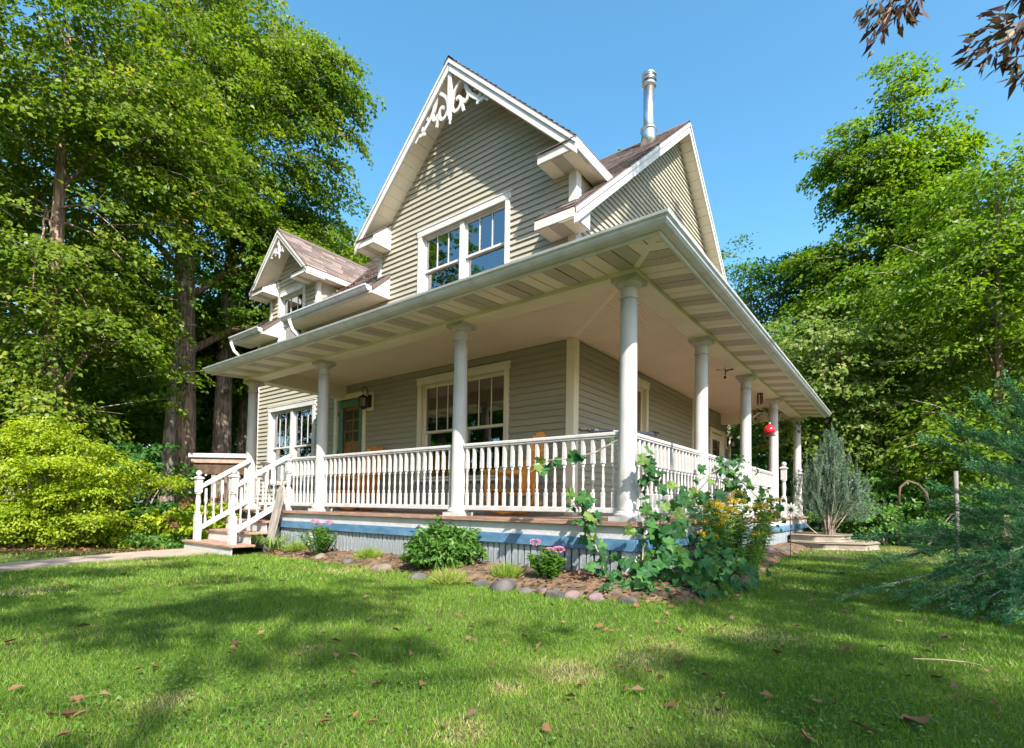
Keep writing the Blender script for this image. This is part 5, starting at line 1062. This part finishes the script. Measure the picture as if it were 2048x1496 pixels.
for a in (.3, 1.3, 3.4, 4.5): MB().add([(0, 0, .02), (.12*math.cos(a), .12*math.sin(a), .045), (.13*math.cos(a+.25), .13*math.sin(a+.25), .02), (.12*math.cos(a), .12*math.sin(a), .040)], [(0, 1, 2), (0, 2, 3)]).build('wing', BLACK, dg)
ch = tag(empty('wind_chime', (-.1, 6.19, 2.36)), 'dark bronze hanging chime between the third and fourth side columns', 'ornament'); MB().tube([(0, 0, .36), (0, 0, .1)], .004, 4).build('cord', BLACK, ch); MB().lathe([(.01, .10), (.05, .08), (.05, .06), (.02, .05)], 8).build('crown_plate', BROWNWOOD, ch)
for k in range(5): MB().tube([(.045*math.cos(k*1.257), .045*math.sin(k*1.257), .06), (.05*math.cos(k*1.257), .05*math.sin(k*1.257), -.13-.02*k % .05)], .011, 6).build('tube', BROWNWOOD, ch)
rd = tag(empty('metal_rod', (-.5, 0.02, .955)), 'dark metal rod with a knotted end lying across the railing corner', 'rod'); E_ = np.array([.50, .70, .0])
MB().tube([(-.02, -.01, 0), tuple(E_)], .019, 8).build('shaft', ROD, rd, smooth=True)
for t in (-.05, -.03, 0, .03, .06, .09): MB().lathe([(.012, -.014), (.028, -.006), (.03, .006), (.012, .016)], 8, tuple(E_*t+rng.normal(0, .006, 3))).build('knot', BLACK, rd, smooth=True)
MB().tube([tuple(E_+np.array([.03*math.cos(a), .03*math.sin(a), .02+.0*a])) for a in np.linspace(0, 6, 9)], .014, 6).build('end_coil', BLACK, rd, smooth=True); MB().tube([tuple(E_+np.array([.0, .012*math.sin(a), -.06+.045*math.cos(a)])) for a in np.linspace(0, 6.28, 12)], .008, 5).build('ring', BLACK, rd, smooth=True)
lb_ = MB().prism([(-.085, 0), (.085, 0), (.10, .55), (.09, .95), (.05, 1.08), (-.01, 1.12), (-.06, 1.06), (-.075, .7)], -.02, .02, 'y').build('leaning_board', GREYWOOD, None, loc=(-6.19, -.42, -.68)); lb_.rotation_euler = (math.radians(-8), math.radians(8), 0); tag(bevel(lb_, .01, 2), 'weathered grey board with a rounded top leaning by the stairs', 'board')
sp_ = at(1581, 1020, 8.6); sp = tag(empty('garden_spinner', (sp_[0], sp_[1], -.62)), 'metal daisy spinner on a stake by the side newel posts', 'garden ornament'); hz_ = float(sp_[2]+.62)
MB().tube([(0, 0, 0), (0, 0, hz_)], .006, 5).build('stake', BLACK, sp)
for k in range(12):
    a = k*math.pi/6; u_, v_ = math.cos(a), math.sin(a); q = lambda r, w: HR*(u_*r-v_*w)+np.array([0, 0, hz_+v_*r+u_*w])-HF*.02
    MB().add([q(.03, 0), q(.09, .022), q(.13, 0), q(.09, -.022)], [(0, 1, 2, 3)]).build('petal', METAL, sp)
# wooden shelter beyond the stairs
sh0 = at(452, 950, 14.2); shz = float(gz(sh0[0])); sh = tag(empty('wooden_shelter', (sh0[0], sh0[1], shz), YAW), 'small flat roofed wooden shelter behind the stair railing', 'shelter')
hh = float(at(440, 925, 14.2)[2]-shz)
bevel(MB().box(-1.0, 1.5, -.1, 1.6, hh+.12, hh+.24).build('roof', OLD_WHITE, sh), .01); bevel(MB().box(-.95, 1.45, -.05, -.01, hh-.02, hh+.12).build('fascia_board', mat('pinkish_plank', (.40, .29, .24), .8, col2=(.30, .21, .17), scale=5), sh), .006); MB().box(-.9, 1.4, .0, .1, hh-.32, hh-.02).build('beam', BROWNWOOD, sh)
for x in (-.35, .6, 1.3): trim('post', x-.06, x+.06, .02, .14, -.1, hh-.03, GREYWOOD, sh)
# birch post and arching dead branch in the undergrowth
bpz = at(1912, 985, 8.8); tag(MB().tube([(0, 0, -.05), (.01, 0, .6), (0, .01, float(at(1912, 942, 8.8)[2]+.62))], [.036, .033, .033], 10).build('birch_post', mat('birch_bark', (.17, .16, .145), .8, col2=(.12, .11, .10), scale=9, mixlo=.55, mixhi=.62, stretch=(1, 1, 4)), None, True, loc=(bpz[0], bpz[1], -.62)), 'pale birch post standing in the undergrowth', 'post')
q_ = [at(1796, 1010, 11), at(1800, 975, 11), at(1815, 962, 11), at(1835, 968, 11), at(1850, 985, 11), at(1858, 1010, 11)]; o_ = np.array([q_[0][0], q_[0][1], -.62]); tag(MB().tube([p-o_ for p in q_], [.022, .026, .026, .03, .04, .035], 8).build('dead_branch', BROWNWOOD, None, True, loc=tuple(o_)), 'dark dead branch arching out of the undergrowth', 'branch')
tw = [G(1826, 1336), G(1880, 1338), G(1930, 1343), G(1962, 1350)]; tag(MB().tube([p+np.array([0, 0, .045])-tw[0] for p in tw], .004, 5).build('twig', mat('straw_twig', (.42, .33, .19), .8), None, loc=tuple(tw[0])), 'long straw coloured twig lying on the grass at the right', 'twig')

# ------------------------------------------------------------------ lawn grass
def inpoly(P, poly):
    x, y = P[:, 0], P[:, 1]; c = np.zeros(len(P), bool); j = len(poly)-1
    for i in range(len(poly)):
        xi, yi = poly[i]; xj, yj = poly[j]; k = ((yi > y) != (yj > y)) & (x < (xj-xi)*(y-yi)/(yj-yi+1e-12)+xi); c ^= k; j = i
    return c
path_poly = pa+pb[::-1]; bed_poly = bed_edge+inner[::-1]; house_poly = [(-8, -.3), (.3, -.3), (.3, 10.3), (-12, 10.3), (-12, 1.5), (-8, 1.5)]
stairs_poly = [(-8, -1.1), (-6, -1.1), (-6, 0), (-8, 0)]
def lawn_blades(n, rmin, rmax, h, w):
    r = np.sqrt(rng.uniform(rmin**2, rmax**2, n)); a = rng.uniform(-math.pi, math.pi, n)*.42; d = FWD[None, :2]*np.cos(a)[:, None]+RGT[None, :2]*np.sin(a)[:, None]; P = CAM[:2]+d*r[:, None]
    inv = inpoly(P, bed_poly) & (rng.random(n) > .38); ok = ~(inpoly(P, path_poly) | inv | inpoly(P, house_poly) | inpoly(P, stairs_poly))
    ok &= (P[:, 0] > -13) & (P[:, 0] < 7.5) & (P[:, 1] < 13.2)
    wood_edge = (P@HR[:2] < -7.6+.5*np.sin(P@HF[:2]*1.3))
    ok &= ~((P@HF[:2] > 5.2+CAM@HF-.0) & (P[:, 0] < -8.6)); P = P[ok]; n = len(P)
    P3 = np.stack([P[:, 0], P[:, 1], gz(P[:, 0])], 1)
    nz = n3(np.stack([P[:, 0], P[:, 1], P[:, 0]*.3], 1), 1.25, 2.)+.6*n3(np.stack([P[:, 0], P[:, 1], P[:, 1]*.2], 1), 3.1, 5.)+.4*n3(np.stack([P[:, 0], P[:, 1], P[:, 1]*.0], 1), 8., 1.)
    dry = np.clip((nz-.6)*1.3, 0, .8)
    for (u_, v_, rr_) in ((1290, 1325, .30), (1150, 1345, .22), (1010, 1378, .12), (1440, 1425, .16), (930, 1465, .14), (1500, 1275, .35), (1360, 1300, .3), (60, 1185, .35), (1800, 1100, 1.2), (1900, 1190, .5), (620, 1300, .2), (350, 1400, .15)):
        c_ = G(u_, v_); q_ = np.hypot(P3[:, 0]-c_[0], P3[:, 1]-c_[1])/rr_; dry = np.maximum(dry, np.clip(1.25-q_+.35*nz, 0, 1))
    thin = rng.random(n) < dry*.1; k = ~thin; P3, nz, dry = P3[k], nz[k], dry[k]; n = len(P3)
    hh_ = h*rng.uniform(.45, 1.2, n)*(1-.2*dry)*(1+.2*np.clip(nz, -1, 1)); an = rng.uniform(0, 6.28, n); ln_ = rng.uniform(.15, 1.0, n)
    tip = P3+np.stack([np.cos(an)*hh_*ln_, np.sin(an)*hh_*ln_, hh_], 1); b2 = rng.uniform(0, 6.28, n); sd_ = np.stack([np.cos(b2), np.sin(b2), np.zeros(n)], 1)*w*.5
    V = np.stack([P3-sd_, P3+sd_, tip], 1).reshape(-1, 3); T = np.arange(n*3).reshape(-1, 3)
    r_ = np.clip(rng.beta(2, 3.0, n)*.75+.20*nz+dry*.95*rng.random(n)**.45+(rng.random(n) < .09)*.5, 0, 1)
    return V, T, r_
Vs, Ts, Rs = [], [], []; off = 0
for a_ in ((230000, 1.0, 3.2, .026, .0032), (200000, 3.2, 5.5, .03, .0046), (170000, 5.5, 9.5, .036, .008), (90000, 9.5, 20, .045, .014)):
    V, T, r_ = lawn_blades(*a_); Vs.append(V); Ts.append(T+off); Rs.append(r_); off += len(V)
tag(bulk('lawn_grass', np.concatenate(Vs), np.concatenate(Ts), np.concatenate(Rs), GRASS, tri=True), 'short mown grass with dry patches covering the lawn', 'grass', kind='stuff')
n = 4200; cen = np.array([G(u, v)[:2] for u, v in zip(rng.uniform(60, 1980, 70), 1180+300*rng.random(70))]); k_ = rng.integers(0, 70, n); P = cen[k_]+rng.normal(0, .16, (n, 2))
P = P[~(inpoly(P, bed_poly) | inpoly(P, path_poly) | inpoly(P, house_poly))]; n = len(P); P = np.stack([P[:, 0], P[:, 1], gz(P[:, 0])+rng.uniform(.012, .032, n)], 1)
V, Q = leaves(P, rng.normal(0, 1, (n, 3))*np.array([1, 1, .15]), np.tile([0, 0, 1.], (n, 1))+rng.normal(0, .2, (n, 3)), rng.uniform(.010, .022, n), rng.uniform(.010, .018, n), .1)
tag(bulk('lawn_clover', V, Q, rng.random(n), LEAF_S), 'small round clover and weed leaves among the grass', 'clover', kind='stuff')
# fallen leaves: the large ones one by one, the crumbs as litter
def dry_leaf_mesh(i):
    n = 7; V = []; F = []
    for k in range(n):
        t = k/(n-1); w = .30*math.sin(math.pi*min(1, t*.95+.03))**.8*(1 if i % 3 else 1.35); c = .28*(t-.5)**2*(1 if i % 2 else 1.6)
        for s in (-1, 0, 1): V.append(((t-.5), s*w*(1+.15*math.sin(5*t+i)), c+abs(s)*(.10+.10*math.sin(i*2.1+3*t))+.02*math.sin(7*t+i)))
    F = [(3*k+j, 3*k+j+1, 3*k+j+4, 3*k+j+3) for k in range(n-1) for j in (0, 1)]
    me = bpy.data.meshes.new('fallen_leaf'); me.from_pydata(V, [], F); a_ = me.attributes.new('rnd', 'FLOAT', 'FACE'); a_.data.foreach_set('value', np.full(len(F), (i*.37) % 1, np.float32)); me.materials.append(LEAF_DRY); me.polygons.foreach_set('use_smooth', [True]*len(F)); me.update(); return me
DLM = [dry_leaf_mesh(i) for i in range(8)]; HUE = ['dark brown', 'rust brown', 'tan', 'reddish brown', 'tawny', 'purplish brown', 'chestnut brown', 'pale brown']
spots = [(470, 1295, .07), (705, 1352, .06), (687, 1367, .045), (137, 1440, .10), (102, 1440, .06), (950, 1365, .06), (425, 1167, .07), (642, 1160, .08), (860, 1266, .06), (790, 1197, .06), (875, 1228, .06), (247, 1152, .1), (1049, 1279, .06), (1241, 1340, .05), (1354, 1330, .06), (1444, 1396, .075), (1434, 1431, .06), (1359, 1264, .08), (1129, 1250, .07), (1324, 1250, .07), (1344, 1295, .07), (1464, 1240, .08), (1424, 1265, .07), (1566, 1296, .06), (1554, 1313, .08), (1686, 1306, .085), (1609, 1313, .04), (1694, 1230, .08), (1589, 1232, .06), (1619, 1241, .06), (1594, 1258, .06), (1796, 1247, .08), (1889, 1283, .08), (1859, 1294, .06), (1976, 1350, .06), (1874, 1364, .07), (1911, 1400, .06), (1954, 1411, .06), (1989, 1417, .05), (1636, 1412, .06), (1666, 1417, .05), (1834, 1452, .13), (1746, 1475, .12), (1768, 1462, .06), (1621, 1490, .09), (1599, 1140, .13), (1684, 1151, .13), (1566, 1181, .11), (1344, 1220, .1), (1274, 1217, .09), (1929, 1307, .05), (1299, 1352, .05), (1212, 1265, .06), (1085, 1240, .05), (1480, 1190, .1), (1500, 1175, .1), (1330, 1205, .08), (1228, 1205, .07), (940, 1195, .07), (905, 1205, .06), (760, 1165, .07), (568, 1130, .09), (510, 1140, .08), (330, 1120, .09), (120, 1170, .09), (60, 1205, .08), (240, 1230, .06), (20, 1290, .07)]
names = {}
for k, (u, v, s) in enumerate(spots):
    row = 'beside the flower bed' if (v < 1225 and 560 < u < 1560) else ('near the path' if u < 560 and v < 1240 else ('toward the woods' if v < 1245 else ('in mid lawn' if v < 1350 else 'at the front of the lawn')))
    colm = 'left' if u < 700 else ('middle' if u < 1400 else 'right')
    names.setdefault(f"{HUE[k % 8]} fallen leaf {row}, {colm} part", []).append((u, k))
LBL = {}
for nme, it in names.items():
    for j, (u, k) in enumerate(sorted(it)): LBL[k] = nme if len(it) == 1 else nme+', '+['leftmost', 'second', 'third', 'fourth', 'fifth', 'sixth'][min(j, 5)]+(' of its colour' if j == 0 else ' from the left')
for k, (u, v, s) in enumerate(spots):
    p = G(u, v); o = link('fallen_leaf', DLM[k % 8], None, (p[0], p[1], p[2]+.018), (rng.normal(0, .25), rng.normal(0, .25), rng.uniform(0, 6.28)), s*rng.uniform(.45, .8)); tag(o, LBL[k], 'leaf', 'fallen leaves on the lawn')
n = 2600; P = []
e_ = np.array(bed_edge); i_ = np.array(inner)
for k in range(1500):
    t = rng.random()*(len(e_)-1); a = int(t); f = t-a; pe = e_[a]*(1-f)+e_[a+1]*f; pi_ = i_[a]*(1-f)+i_[a+1]*f; q = rng.random()*1.15; p = pi_+(pe-pi_)*q; P.append([p[0], p[1], float(gz(p[0]))+.115*(1-min(1, q))**.6+.015])
for k in range(1500):
    p = bp(rng.uniform(-60, 330), rng.normal(8.9, .5)); P.append([p[0], p[1], p[2]+.02])
for k in range(170):
    p = G(rng.uniform(0, 2048), 1110+380*rng.random()**2); P.append([p[0], p[1], p[2]+.03])
P = np.array(P); n = len(P); Dv = rng.normal(0, 1, (n, 3))*np.array([1, 1, .25]); V, Q = leaves(P, Dv, np.tile([0, 0, 1.], (n, 1))+rng.normal(0, .35, (n, 3)), rng.uniform(.03, .075, n), rng.uniform(.02, .04, n), .2)
tag(bulk('leaf_litter', V, Q, rng.random(n), LEAF_DRY), 'scattered small dry leaves and leaf crumbs', 'leaf litter', kind='stuff')
n = 260; t = rng.random(n); P = np.stack([-8.2+rng.normal(0, .12, n)+.75*t*1.9, D+.1+1.0*t+rng.normal(0, .06, n), np.zeros(n)], 1); P = P[(P[:, 0] > -8.5) & (P[:, 0] < -6.7)]; P[:, 2] = [ez(y_)+.04 for y_ in P[:, 1]]; n = len(P)
V, Q = leaves(P, rng.normal(0, 1, (n, 3))*np.array([1, 1, .3]), np.tile([0, -.6, 1.], (n, 1))+rng.normal(0, .3, (n, 3)), rng.uniform(.04, .07, n), rng.uniform(.03, .05, n)); tag(bulk('roof_leaf_litter', V, Q, rng.random(n), LEAF_DRY), 'dry orange leaves caught in the dormer roof valley', 'leaf litter', kind='stuff')
